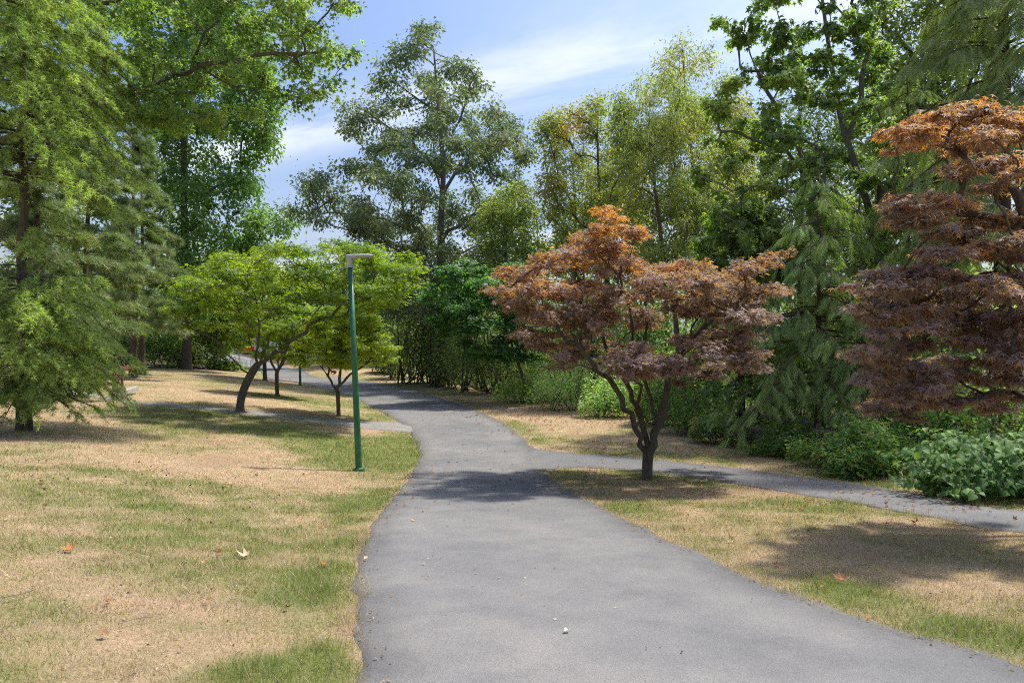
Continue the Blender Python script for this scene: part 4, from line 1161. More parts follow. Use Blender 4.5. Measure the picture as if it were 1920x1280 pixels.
BRAM = [(.07, .125, .042), (.105, .175, .056), (.145, .225, .07), (.20, .26, .085)]
PALE = [(.17, .255, .10), (.23, .32, .13), (.30, .38, .17)]
DARK = [(.075, .12, .052), (.105, .155, .066), (.15, .20, .088), (.19, .22, .10)]
hedge = [  # px, py of the foot, width px, height px, palette, leaf, size, leaves, label
    (1690, 902, 190, 105, BRAM, .095, 5200, "bramble mound under the right-hand red maple beside the broad-leaved bush"),
    (1590, 880, 150, 75, BRAM, .085, 4200, "low bramble patch in front of the second rail fence piece"),
    (1500, 860, 120, 46, BRAM[:3], .08, 2600, "low ivy-like bramble in front of the broken rail fence"),
    (1385, 838, 130, 62, DARK, .085, 3600, "dark bramble bush beside the broken rail fence post"),
    (1310, 818, 130, 85, BRAM[:3], .09, 3800, "bramble bush right of the red maple's stems"),
    (1235, 800, 120, 95, BRAM, .095, 3600, "bramble bush seen directly behind the red maple's forked stems"),
    (1150, 785, 120, 90, PALE, .10, 3600, "pale green bramble thicket beside the thin stake, right part"),
    (1075, 772, 130, 85, PALE, .10, 3800, "pale green bramble thicket behind the thin stake, middle part"),
    (1000, 757, 110, 64, PALE, .10, 2800, "pale green bramble thicket, low end nearest the main path"),
    (940, 742, 130, 88, DARK, .12, 4200, "dark green salmonberry bush behind the pale brambles"),
    (870, 732, 120, 135, DARK[1:], .13, 4200, "dark leafy bush right of the cottonwood's foot"),
    (800, 722, 130, 165, DARK, .14, 5600, "tall ivy-clad bush hiding the foot of the cottonwood"),
    (752, 712, 75, 120, DARK, .14, 3200, "rounded dark bush nearest the far bend of the path"),
    (1020, 735, 170, 125, [(.12, .17, .06), (.16, .21, .075), (.22, .25, .09)], .14, 5200, "taller green bush between the vine maple and the pale brambles")]
for i, (px, py, w, h, pal, sz, n, lab) in enumerate(hedge):
    f = on_ground(px, py); m = f[1] / FPX
    c = f + np.array([0, .35 * w * m, 0]); c[2] = H(c[0], c[1])
    shrub("bramble_bush", lab, c, w * m * 1.12, h * m * (1.05, .8, 1.2, .9, 1.35)[i % 5], w * m * .9, T_DIA, sz * (1.15, .9, 1.35)[i % 3], int(n * 1.25), pal, seed=i, group="bushes along the path's right side")
# ivy up the cottonwood and behind
for i, (px, Yv, w, h, d, pal, n, lab) in enumerate([
        (828, 43.3, 2.6, 8.2, 2.4, DARK, 7000, "tall column of ivy climbing the cottonwood trunk"),
        (780, 46, 4.2, 6.0, 3.0, DARK, 6000, "big dark evergreen bush left behind the cottonwood"),
        (905, 40, 4.2, 5.0, 3.0, DARK[1:], 5000, "grey green bush behind the vine maple"),
        (1090, 36, 5.0, 4.6, 3.0, BRAM, 5000, "large bush in the shade behind the red maple's left branches"),
        (1230, 31, 4.6, 4.4, 3.0, BRAM[1:], 5000, "bright understorey bush behind the red maple's crown"),
        (1330, 28, 4.0, 3.4, 2.6, BRAM[1:], 4000, "sunlit understorey bush between dark trunks right of the red maple"),
        (1480, 25, 4.6, 3.0, 2.6, BRAM[1:], 4200, "light green understorey bush beyond the broken rail fence"),
        (1630, 21.5, 4.0, 2.6, 2.4, BRAM[1:], 4200, "light green understorey bush beyond the second fence piece"),
        (1790, 17.5, 4.2, 2.6, 2.6, BRAM, 4200, "leafy bush in the gap under the right-hand red maple"),
        (1930, 14, 4.0, 3.2, 2.6, BRAM, 4200, "tall leafy bush at the right edge behind the broad-leaved bush")]):
    b = gp(px, Yv)
    shrub("understorey_bush" if i else "ivy_column", lab, b, w, h * (1.0, 1.25, 1.5, 1.7, 1.35, 1.6, 1.3, 1.5, 1.3, 1.2)[i], d, T_DIA, .16 if Yv > 24 else .12, n, pal, seed=40 + i, lobes=16, up=.3)
# left far side
for i, (px, py, w, h, pal, n, lab) in enumerate([
        (300, 688, 110, 90, BRAM, 3600, "leafy green bush beside the twin pine trunks"),
        (215, 690, 120, 95, DARK, 4200, "shadowy bush left of the twin pine trunks"),
        (130, 690, 120, 110, DARK, 4200, "shadowy bush under the pines at the left edge"),
        (345, 668, 100, 60, BRAM, 3000, "green bush behind the low dark bush of the left lawn"),
        (362, 690, 90, 50, DARK, 2600, "low dark bush along the far edge of the left lawn"),
        (425, 694, 60, 24, BRAM, 1500, "small bush at the foot of the far multi-stemmed tree"),
        (585, 668, 60, 26, DARK, 1500, "small dark bush on the crest of the dry mound"),
        (725, 700, 60, 60, DARK, 2400, "dark hollow bush behind the far wooden post"),
        (120, 742, 90, 70, [(.07, .12, .075), (.10, .16, .095)], 3000, "bluish green bush under the cedar boughs by the stair railing")]):
    f = on_ground(px, py); m = f[1] / FPX
    shrub("lawn_edge_bush", lab, f, w * m * 1.1, h * m, w * m * .8, T_DIA, (.13 if px == 120 else .2), n, pal, seed=60 + i)
px_tree("multi_stemmed_tree", "pale multi-stemmed tree at the far end of the left lawn", 52, 404, [(404, 675), (402, 660)], [(560, 360, 440), (590, 340, 465), (620, 335, 470), (650, 350, 460)], 50, .9, T_MAPLE3, .24, 8000, MAP, "bark_pale", .16, 0,
        more=[[(403, 668), (388, 640), (372, 615)], [(403, 664), (412, 640), (425, 610)], [(403, 668), (398, 630), (396, 600)]], r_min=.02)
px_tree("dense_green_tree", "dense green tree beyond the path behind the lamp head", 58, 690, [(690, 660), (690, 600), (690, 540)], [(490, 660, 720), (510, 640, 750), (550, 625, 765), (600, 620, 770), (650, 640, 765), (680, 650, 760)], 80, 1.2, T_DIA, .3, 16000, [(.075, .13, .05), (.10, .165, .06), (.135, .205, .07)], "bark", .2, 0, r_min=.02)
px_tree("dense_green_tree", "dense green tree beyond the path, left of the lamp head", 62, 570, [(570, 650), (570, 600), (570, 540)], [(500, 540, 610), (530, 510, 640), (570, 500, 645), (610, 510, 640), (640, 520, 630)], 70, 1.2, T_DIA, .3, 14000, MAP[:3], "bark", .2, 0, r_min=.02)

# broad-leaved bush by the side path: arching stems set with large heart-shaped leaves
def broad_bush():
    f = on_ground(1850, 950) + np.array([.25, .45, 0])
    root = thing("broad_leaved_bush", "bush with large heart-shaped leaves spilling over the side path at the right edge", "shrub", f)
    stems = Acc(); LP, LA, LN, LS = [], [], [], []
    for i in range(230):
        b = np.array([f[0] + rng.uniform(-.25, 2.2), f[1] + rng.uniform(.2, 1.9), 0]); b[2] = H(b[0], b[1])
        az = rng.normal(-2.0, .55); L = rng.uniform(.75, 1.35); hh = rng.uniform(.25, 1.35) * (.7 + .3 * min(1, (b[0] - f[0] + .4)))
        t = np.linspace(0, 1, 9)
        p = b + np.stack([math.cos(az) * L * t * .75, math.sin(az) * L * t * .75, hh * (2.1 * t - 1.25 * t ** 2.2)], -1)
        p[:, 2] = np.maximum(p[:, 2], H(p[:, 0], p[:, 1]) + .05)
        tubes(stems, p[None], (np.linspace(.007, .002, 9))[None], 4)
        m = rng.integers(11, 17); tt_ = np.linspace(.1, 1, m)
        q = np.stack([np.interp(tt_, t, p[:, k]) for k in range(3)], -1)
        sgn = np.where(np.arange(m) % 2, 1, -1)[:, None]
        s = np.array([-math.sin(az), math.cos(az), 0])
        out = unit(s * sgn * .9 + np.array([math.cos(az), math.sin(az), 0]) * .6 + np.array([0, 0, -.25]) + rng.normal(0, .2, (m, 3)))
        LP.append(q + out * .03); LA.append(unit(out + np.array([0, 0, -.25]))); LN.append(unit(np.array([0, 0, 1.0]) + np.array([math.cos(az), math.sin(az), 0]) * .35 + rng.normal(0, .22, (m, 3)))); LS.append(rng.uniform(.085, .15, m))
    LP, LA, LN, LS = map(np.concatenate, (LP, LA, LN, LS))
    o = stems.obj("stems", M["stem"], root, True); o["kind"] = "stuff"
    pal = [(.05, .105, .03), (.07, .145, .038), (.10, .185, .045), (.15, .225, .06)]
    c = palette(LP, pal, 2.0, 3, .15, .5)
    vis = (np.abs(LP[:, 0] / LP[:, 1]) < .745)
    rank = np.argsort(np.linalg.norm(LP - [0, 0, EYE], axis=1) - LS * 6 + (~vis) * 100)[:300]
    rest = np.setdiff1d(np.arange(len(LP)), rank)
    a = Acc(); leaves(a, T_HEART, LP[rest], LA[rest], LN[rest], LS[rest], c[rest])
    o = a.obj("foliage", M["broad"], root); o["kind"] = "stuff"
    from mathutils import Matrix
    shades = []
    for k in range(12):
        b_ = Acc(); b_.add(T_HEART[0], T_HEART[1], None, c[rank[k * 24]]); me = b_.mesh("leaf", True); me.materials.append(M["broad"]); shades.append(me)
    inv = parent_inv(root)
    for i in rank:
        y = unit(LA[i]); x_ = unit(np.cross(y, LN[i])); z_ = np.cross(x_, y)
        ob = bpy.data.objects.new("leaf", shades[int(rng.integers(12))]); COL.objects.link(ob); ob.parent = root; ob.matrix_parent_inverse = inv
        mm = Matrix.Identity(4)
        for r_ in range(3): mm[r_][0], mm[r_][1], mm[r_][2], mm[r_][3] = x_[r_] * LS[i], y[r_] * LS[i], z_[r_] * LS[i], LP[i][r_]
        ob.matrix_basis = mm
broad_bush()

# far wood closing the view, one mass
def far_woods():
    a = Acc(); st = Acc()
    blobs = []
    for px in np.arange(-250, 2500, 42):
        for Yw in (rng.uniform(60, 70), rng.uniform(72, 90)):
            if 395 < px < 620 and Yw < 76: continue
            hgt = rng.uniform(9, 14) if px < 350 else rng.uniform(7, 11) if px < 1000 else rng.uniform(9, 14)
            if 395 < px < 620: hgt = rng.uniform(5.5, 8)
            if 620 <= px < 1010: hgt = rng.uniform(5, 8)
            x = (px + rng.uniform(-25, 25) - 960) / FPX * Yw; z = H(x, Yw)
            blobs.append((x, Yw, z, hgt, rng.uniform(1.8, 3.0)))
            t = np.linspace(0, 1, 4)[:, None]
            tubes(st, (np.array([x, Yw, z - .2]) * (1 - t) + np.array([x + rng.normal(0, .4), Yw, z + hgt * .8]) * t)[None], np.array([[.16, .14, .1, .05]]), 5)
    B = np.array(blobs); n = 52000
    k = rng.integers(len(B), size=n); dv = rdir(n) * (rng.random((n, 1)) ** .33)
    hz_ = rng.random(n)
    prof = np.sqrt(np.clip(1 - ((hz_ - .45) / .58) ** 2, .02, 1))
    P = np.stack([B[k, 0] + dv[:, 0] * B[k, 4] * prof * 1.15, B[k, 1] + dv[:, 1] * B[k, 4] * prof, B[k, 2] + .2 + hz_ * B[k, 3]], -1)
    keep = fbm(P * .55, 3, 8) > .40
    P = P[keep]; n = len(P)
    leaves(a, T_DIA, P, unit(rdir(n) + [0, 0, -.4]), unit(rdir(n) + [0, 0, .5]), .55 * rng.uniform(.6, 1.3, n), palette(P, [(.065, .115, .045), (.09, .15, .055), (.13, .19, .07), (.17, .19, .07)], .12, 3, .25))
    o = a.obj("far_woods", M["green"]); tag(o, "far wood of mixed green trees closing off the view", "wood", kind="stuff")
    o2 = st.obj("far_trunks", M["bark_dark"], o); o2["kind"] = "stuff"
far_woods()
# low ivy and ferns under the trees behind the hedge
def undergrowth():
    a = Acc(); n = 16000
    y = rng.uniform(9, 48, n); x = hedge_x(y) + .4 + rng.random(n) ** 1.4 * 14
    z = H(x, y) + rng.random(n) ** 1.5 * (.25 + .8 * fbm(np.stack([x, y], -1) * .5, 2, 6))
    P = np.stack([x, y, z], -1)
    leaves(a, T_DIA, P, unit(rdir(n) * [1, 1, .3]), unit(rdir(n) * .5 + [0, 0, .8]), .15 * rng.uniform(.6, 1.4, n), palette(P, BRAM, .5, 2))
    o = a.obj("undergrowth", M["green"]); tag(o, "low leafy undergrowth on the wood floor behind the hedge", "undergrowth", kind="stuff")
undergrowth()

# ------------------------------------------------------------------ built things
def box(acc, c, size, R=None, col=(.5, .5, .5), bev=.0, jit=0.0):
    """Box with chamfered long edges; R 3x3 rotation."""
    x, y, z = [v / 2 for v in size]; b = bev
    ring = [(-x + b, -y), (x - b, -y), (x, -y + b), (x, y - b), (x - b, y), (-x + b, y), (-x, y - b), (-x, -y + b)] if b else [(-x, -y), (x, -y), (x, y), (-x, y)]
    k = len(ring); V = np.array([(p[0], p[1], -z) for p in ring] + [(p[0], p[1], z) for p in ring], float)
    if jit: V += rng.normal(0, jit, V.shape)
    if R is not None: V = V @ np.asarray(R).T
    V += np.asarray(c)
    q = [[i, (i + 1) % k, k + (i + 1) % k, k + i] for i in range(k)]
    t = [[0, j + 1, j] for j in range(1, k - 1)] + [[k, k + j, k + j + 1] for j in range(1, k - 1)]
    acc.add(V, t, q, col)

def frame_along(d, upv=(0, 0, 1)):
    """Rotation whose local z runs along d."""
    d = unit(np.array(d, float)); u_ = np.array(upv, float)
    if abs(d @ u_) > .95: u_ = np.array([1.0, 0, 0])
    x = unit(np.cross(u_, d)); y = np.cross(d, x)
    return np.stack([x, y, d], 1)

M["lamp_green"] = plain_mat("lamp_green_paint", (.014, .10, .036), .42, 0, .35, 9, .5)
M["lamp_grey"] = plain_mat("lamp_grey_casting", (.36, .36, .355), .5, .0, .12, 12, .5)
M["lens"] = plain_mat("lamp_lens", (.55, .56, .55), .2, 0, .05, 3, .5)
M["wood"] = bark_mat("weathered_cedar_rail", (.09, .078, .062), (.23, .20, .165), 10, .12, .4)
M["redwood"] = plain_mat("red_brown_stain", (.16, .045, .03), .6, 0, .25, 14)
M["conc"] = plain_mat("concrete", (.32, .31, .29), .9, 0, .18, 9, .2, .3)
M["galv"] = plain_mat("galvanised_steel", (.42, .44, .46), .42, .5, .1, 10)
M["white"] = plain_mat("white_panel", (.74, .74, .72), .5, 0, .06, 2)
M["orange"] = plain_mat("orange_plastic", (.72, .13, .03), .5, 0, .1, 5)
M["rabbit"] = plain_mat("rabbit_fur", (.13, .07, .038), .95, 0, .3, 60, .1)

def lamp(label, f, hgt, lean, s=1.0):
    root = thing("street_lamp", label, "lamp post", f, "green lamp posts along the main path")
    f = np.array(f); tp = f + np.array([lean * hgt, 0, hgt])
    d = unit(tp - f); R = frame_along(d)
    at_ = lambda h: f + d * h
    a = Acc(); hs = np.array([-.1, .0, .02, hgt * .5, hgt - .16])
    tubes(a, np.array([[at_(h) for h in hs]]), np.array([[.078, .078, .076, .066, .054]]) * s, 20); a.obj("pole", M["lamp_green"], root, True)
    a = Acc(); tubes(a, np.array([[at_(h) for h in (-.02, .035, .0351, .06, .0601)]]), np.array([[.13, .13, .115, .095, .08]]) * s, 20); a.obj("base_plate", M["lamp_green"], root)
    for k_ in range(4):
        a = Acc(); an = k_ * math.pi / 2 + .78; p_ = at_(.03) + np.array([math.cos(an) * .108, math.sin(an) * .108, 0]) * s
        tubes(a, np.array([[p_, p_ + [0, 0, .03]]]), np.array([[.013, .012]]), 6); a.obj("bolt", M["lamp_grey"], root)
    a = Acc()
    box(a, at_(.5) + np.array([0, -.072 * s, 0]), (.075, .02, .2), R, bev=.008); a.obj("hand_hole_cover", M["lamp_green"], root)
    a = Acc(); tubes(a, np.array([[at_(h) for h in (hgt - .2, hgt - .02, hgt + .05)]]), np.array([[.062, .062, .06]]) * s, 18); a.obj("collar", M["lamp_grey"], root, True)
    # head: flat cobra-style luminaire pointing along the path
    c0 = at_(hgt + .05); n = 13; t = np.linspace(0, 1, n)
    L = .60 * s; wv = .85 * np.array([.075, .085, .09, .10, .13, .155, .165, .17, .17, .165, .155, .13, .07]) * s
    hv = .85 * np.array([.05, .06, .062, .06, .055, .05, .048, .046, .044, .042, .038, .03, .014]) * s
    V = []
    for i in range(n):
        x = -.085 * s + L * t[i]
        ring = [(-1, -.6), (-.8, -1), (.8, -1), (1, -.6), (1, .3), (.72, .95), (0, 1.1), (-.72, .95), (-1, .3)]
        V += [c0 + np.array([x, r_[0] * wv[i] * .9, r_[1] * hv[i] * .9 + .03 * s * t[i]]) for r_ in ring]
    k = 9; idx = np.arange(n * k).reshape(n, k)
    q = np.stack([idx[:-1], np.roll(idx, -1, 1)[:-1], np.roll(idx, -1, 1)[1:], idx[1:]], -1).reshape(-1, 4)
    tr = [[idx[0, 0], idx[0, j + 1], idx[0, j]] for j in range(1, k - 1)] + [[idx[-1, 0], idx[-1, j], idx[-1, j + 1]] for j in range(1, k - 1)]
    a = Acc(); a.add(np.array(V), tr, q); hd = a.obj("lamp_head", M["lamp_grey"], root, True)
    a = Acc(); box(a, c0 + np.array([.27 * s, 0, -.034 * s]), (.36 * s, .22 * s, .022), bev=.02); a.obj("lens", M["lens"], hd)
    a = Acc(); tubes(a, np.array([[c0 + np.array([.08 * s, 0, z_]) for z_ in (.04, .085, .095)]]), np.array([[.024, .024, .016]]), 12); a.obj("photocell", M["lamp_grey"], hd, True)
lamp("tall green lamp post with grey head standing on the left lawn beside the path", on_ground(673, 881), (881 - 485) / FPX * on_ground(673, 881)[1], -.042)
f2 = on_ground(563, 722)
lamp("distant green lamp post at the far bend of the path", f2, 5.1, -.02)

# split rail fence pieces
def fence(label, ends, posts, rails):
    A, B = [gp(*e) for e in ends]
    root = thing("rail_fence", label, "fence", (A + B) / 2, "split rail fence pieces at the wood edge")
    for t, h in posts:
        p = A + (B - A) * t; p[2] = H(p[0], p[1]); a = Acc()
        box(a, p + [0, 0, h / 2 - .1], (.12, .13, h + .2), None, bev=.015, jit=.006); a.obj("post", M["wood"], root)
    for t0, h0, t1, h1, off in rails:
        p = A + (B - A) * t0; q_ = A + (B - A) * t1
        p = np.array([p[0], p[1] + off, H(p[0], p[1]) + h0]); q_ = np.array([q_[0], q_[1] + off, H(q_[0], q_[1]) + h1]); a = Acc()
        box(a, (p + q_) / 2, (.07, .12, float(np.linalg.norm(q_ - p))), frame_along(q_ - p), bev=.02, jit=.008); a.obj("rail", M["wood"], root)
fence("weathered split rail fence with a dark post, half sunk in brambles under the drooping cedar", [(1372, 20.6), (1490, 18.9)], [(.22, 1.05), (.9, .8)], [(-.02, .62, .98, .42, -.09), (.0, .42, .9, .18, -.10), (.5, .95, 1.25, .85, .08)])
fence("second stretch of weathered rails half hidden left of the right-hand red maple", [(1530, 18.0), (1640, 16.6)], [(.05, .9), (.95, .9)], [(-.05, .72, 1.02, .66, -.09), (-.05, .40, 1.02, .36, -.09)])
f = on_ground(716, 698)
fence("far dark post and rail fence at the bend beside the bushes", [(712, f[1] + .5), (775, f[1] - 1.5)], [(.05, .95), (.6, .9)], [(0, .72, 1.0, .70, -.09), (0, .36, 1.0, .34, -.09)])
# thin stake
f = on_ground(1085, 769)
st_ = Acc(); tubes(st_, np.array([[f - [0, 0, .2], f + [0, 0, .8], f + [-.02, 0, (769 - 690) / FPX * f[1]]]]), np.array([[.028, .027, .025]]), 8)
o = st_.obj("wooden_stake", M["wood"], None, True); tag(o, "thin weathered stake upright before the pale brambles", "stake")
# broken snag
f = gp(1650, 22); st_ = Acc()
P = np.array([f - [0, 0, .3], f + [0, 0, 3], [f[0] + .05, f[1], zpx(22, 400)], [f[0] + .08, f[1], zpx(22, 349)]])
tubes(st_, P[None], np.array([[.24, .2, .165, .15]]), 12); o = st_.obj("broken_snag", M["bark_red"], None, True); tag(o, "broken off pale brown trunk showing between the two red maples", "snag")
# two dark trunks behind the red maple
for px, Yt, lab, tops in [(1290, 24, "bare dark trunk right behind the red maple's lower branches", (1262, 560)), (1345, 25.5, "dark straight trunk half hidden beside the drooping cedar", (1338, 520))]:
    b = gp(px, Yt); a_ = Acc(); tpt = at(tops[0], Yt, tops[1])
    tt_ = np.linspace(0, 1, 6)[:, None]
    tubes(a_, ((b - [0, 0, .2]) * (1 - tt_) + tpt * tt_)[None], np.array([[.15, .125, .115, .1, .09, .06]]), 10)
    o = a_.obj("bare_trunk", M["bark_dark"], None, True); tag(o, lab, "tree trunk")

# stair railing and kerb at the end of the narrow footpath
f = on_ground(207, 748); m = f[1] / FPX
root = thing("stair_railing", "red brown timber railing at the top of steps by the narrow footpath", "railing", f)
for dx, dy, hh in [(-5, 0.9, 1.0), (1.5, .25, .98), (6.0, 0, .96)]:
    a = Acc(); c = f + [dx * m, dy, 0]; c[2] = H(c[0], c[1]); box(a, c + [0, 0, hh / 2], (.07, .07, hh), bev=.006); a.obj("baluster", M["redwood"], root)
a = Acc(); p = f + [-22 * m, 2.6, 1.15]; q_ = f + [8 * m, -.05, .99]
box(a, (p + q_) / 2, (.04, .14, float(np.linalg.norm(q_ - p))), frame_along(q_ - p), bev=.006); a.obj("handrail", M["redwood"], root)
a = Acc(); p = f + [-26 * m, 2.6, .22]; q_ = f + [9 * m, -.1, .10]
box(a, (p + q_) / 2, (.12, .16, float(np.linalg.norm(q_ - p))), frame_along(q_ - p), bev=.01); o = a.obj("bottom_rail", M["conc"], root)
a = Acc(); box(a, f + [12 * m, .25, .12], (.12, .5, .5), bev=.015); o = a.obj("timber_retaining_block", M["wood"]); tag(o, "dark squat timber block at the end of the red brown railing", "block")

# temporary mesh fence panels, white cabin, orange barriers far off
def panel(label, px0, px1, Yp):
    A, B = gp(px0, Yp), gp(px1, Yp); root = thing("mesh_fence_panel", label, "fence panel", (A + B) / 2, "temporary mesh fence panels")
    W = np.linalg.norm(B - A); ux = (B - A) / W; hgt = 1.0
    t = np.linspace(0, 1, 9)
    loop = [A + [0, 0, .05], A + [0, 0, .75]] + [A + ux * .22 * (1 - math.cos(x)) + np.array([0, 0, .75 + .22 * math.sin(x)]) for x in np.linspace(.3, 1.57, 4)]
    loop += [B - ux * .22 * (1 - math.cos(x)) + np.array([0, 0, .75 + .22 * math.sin(x)]) for x in np.linspace(1.57, .3, 4)] + [B + [0, 0, .75], B + [0, 0, .05], A + [0, 0, .05]]
    a = Acc(); tubes(a, np.array([loop]), np.full((1, len(loop)), .025), 8); a.obj("frame", M["galv"], root, True)
    a = Acc(); n = int(W / .06)
    for i in range(1, n):
        p = A + ux * W * i / n; tubes(a, np.array([[p + [0, 0, .06], p + [0, 0, .95]]]), np.full((1, 2), .005), 4)
    for z in np.arange(.15, .95, .12): tubes(a, np.array([[A + [0, 0, z], B + [0, 0, z]]]), np.full((1, 2), .005), 4)
    o = a.obj("wire_mesh", M["galv"], root); o["kind"] = "stuff"
yf = 56.0
panel("grey mesh barrier panel left of the leaning maple trunk, far away", 441, 463, yf)
panel("grey mesh barrier panel right of the leaning maple trunk, far away", 470, 497, yf + 1)
f = gp(452, 82); root = thing("white_cabin", "long low white cabin in the distance beyond the mesh barriers", "cabin", f)
a = Acc(); box(a, f + [0, 0, 1.1], (9.5, 2.6, 2.2), bev=.05); a.obj("wall", M["white"], root)
a = Acc(); box(a, f + [0, 0, 2.27], (9.8, 2.9, .12), bev=.03); a.obj("roof", M["galv"], root)
for k in range(4):
    a = Acc(); box(a, f + [-3.4 + 2.2 * k, -1.31, 1.25], (.9, .05, .7)); a.obj("window", plain_mat("cabin_glass", (.05, .06, .07), .1) if k == 0 else bpy.data.materials["cabin_glass"], root)
for px, Yo, lab in [(462, 68, "orange site barrier behind the leaning maple trunk"), (436, 70, "orange red site barrier left of the leaning maple trunk")]:
    f = gp(px, Yo); root = thing("site_barrier", lab, "barrier", f, "orange site barriers")
    a = Acc(); box(a, f + [0, 0, 1.35], (1.6, .08, .55), bev=.02); a.obj("panel", M["orange"], root)
    for dx in (-.65, .65):
        a = Acc(); box(a, f + [dx, 0, .55], (.07, .1, 1.1), bev=.01); a.obj("leg", M["galv"], root)

# rabbit on the bank
f = on_ground(624, 701)
rs = 1.25
nodes = {"rump": (.16, 0, .13, .085), "back": (.06, 0, .17, .085), "chest": (-.07, 0, .16, .062), "neck": (-.12, 0, .21, .042), "head": (-.155, 0, .26, .046), "nose": (-.205, 0, .245, .024),
         "earl0": (-.14, .018, .30, .014), "earl1": (-.125, .028, .39, .017), "earl2": (-.12, .032, .43, .006), "earr0": (-.14, -.018, .30, .014), "earr1": (-.12, -.03, .385, .017), "earr2": (-.115, -.034, .425, .006),
         "fl": (-.09, .03, .08, .022), "flp": (-.11, .03, .015, .016), "fr": (-.09, -.03, .08, .022), "frp": (-.115, -.03, .015, .016),
         "hl": (.13, .06, .07, .045), "hlp": (.05, .06, .02, .022), "hr": (.13, -.06, .07, .045), "hrp": (.05, -.06, .02, .022), "tail": (.25, 0, .12, .03)}
ed = [("rump", "back"), ("back", "chest"), ("chest", "neck"), ("neck", "head"), ("head", "nose"), ("head", "earl0"), ("earl0", "earl1"), ("earl1", "earl2"), ("head", "earr0"), ("earr0", "earr1"), ("earr1", "earr2"),
      ("chest", "fl"), ("fl", "flp"), ("chest", "fr"), ("fr", "frp"), ("rump", "hl"), ("hl", "hlp"), ("rump", "hr"), ("hr", "hrp"), ("rump", "tail")]
ks = list(nodes); me = bpy.data.meshes.new("rabbit"); me.from_pydata([[v * rs for v in nodes[k][:3]] for k in ks], [(ks.index(a), ks.index(b)) for a, b in ed], [])
o = bpy.data.objects.new("rabbit", me); COL.objects.link(o); o.location = f; me.materials.append(M["rabbit"])
sk = o.modifiers.new("skin", "SKIN"); sk.use_smooth_shade = True
for i, k in enumerate(ks):
    r_ = nodes[k][3] * rs; me.skin_vertices[0].data[i].radius = (r_, r_); me.skin_vertices[0].data[i].use_root = (k == "back")
o.modifiers.new("smooth", "SUBSURF").render_levels = 2
tag(o, "brown rabbit with upright ears sitting on the dry bank beyond the path", "rabbit")

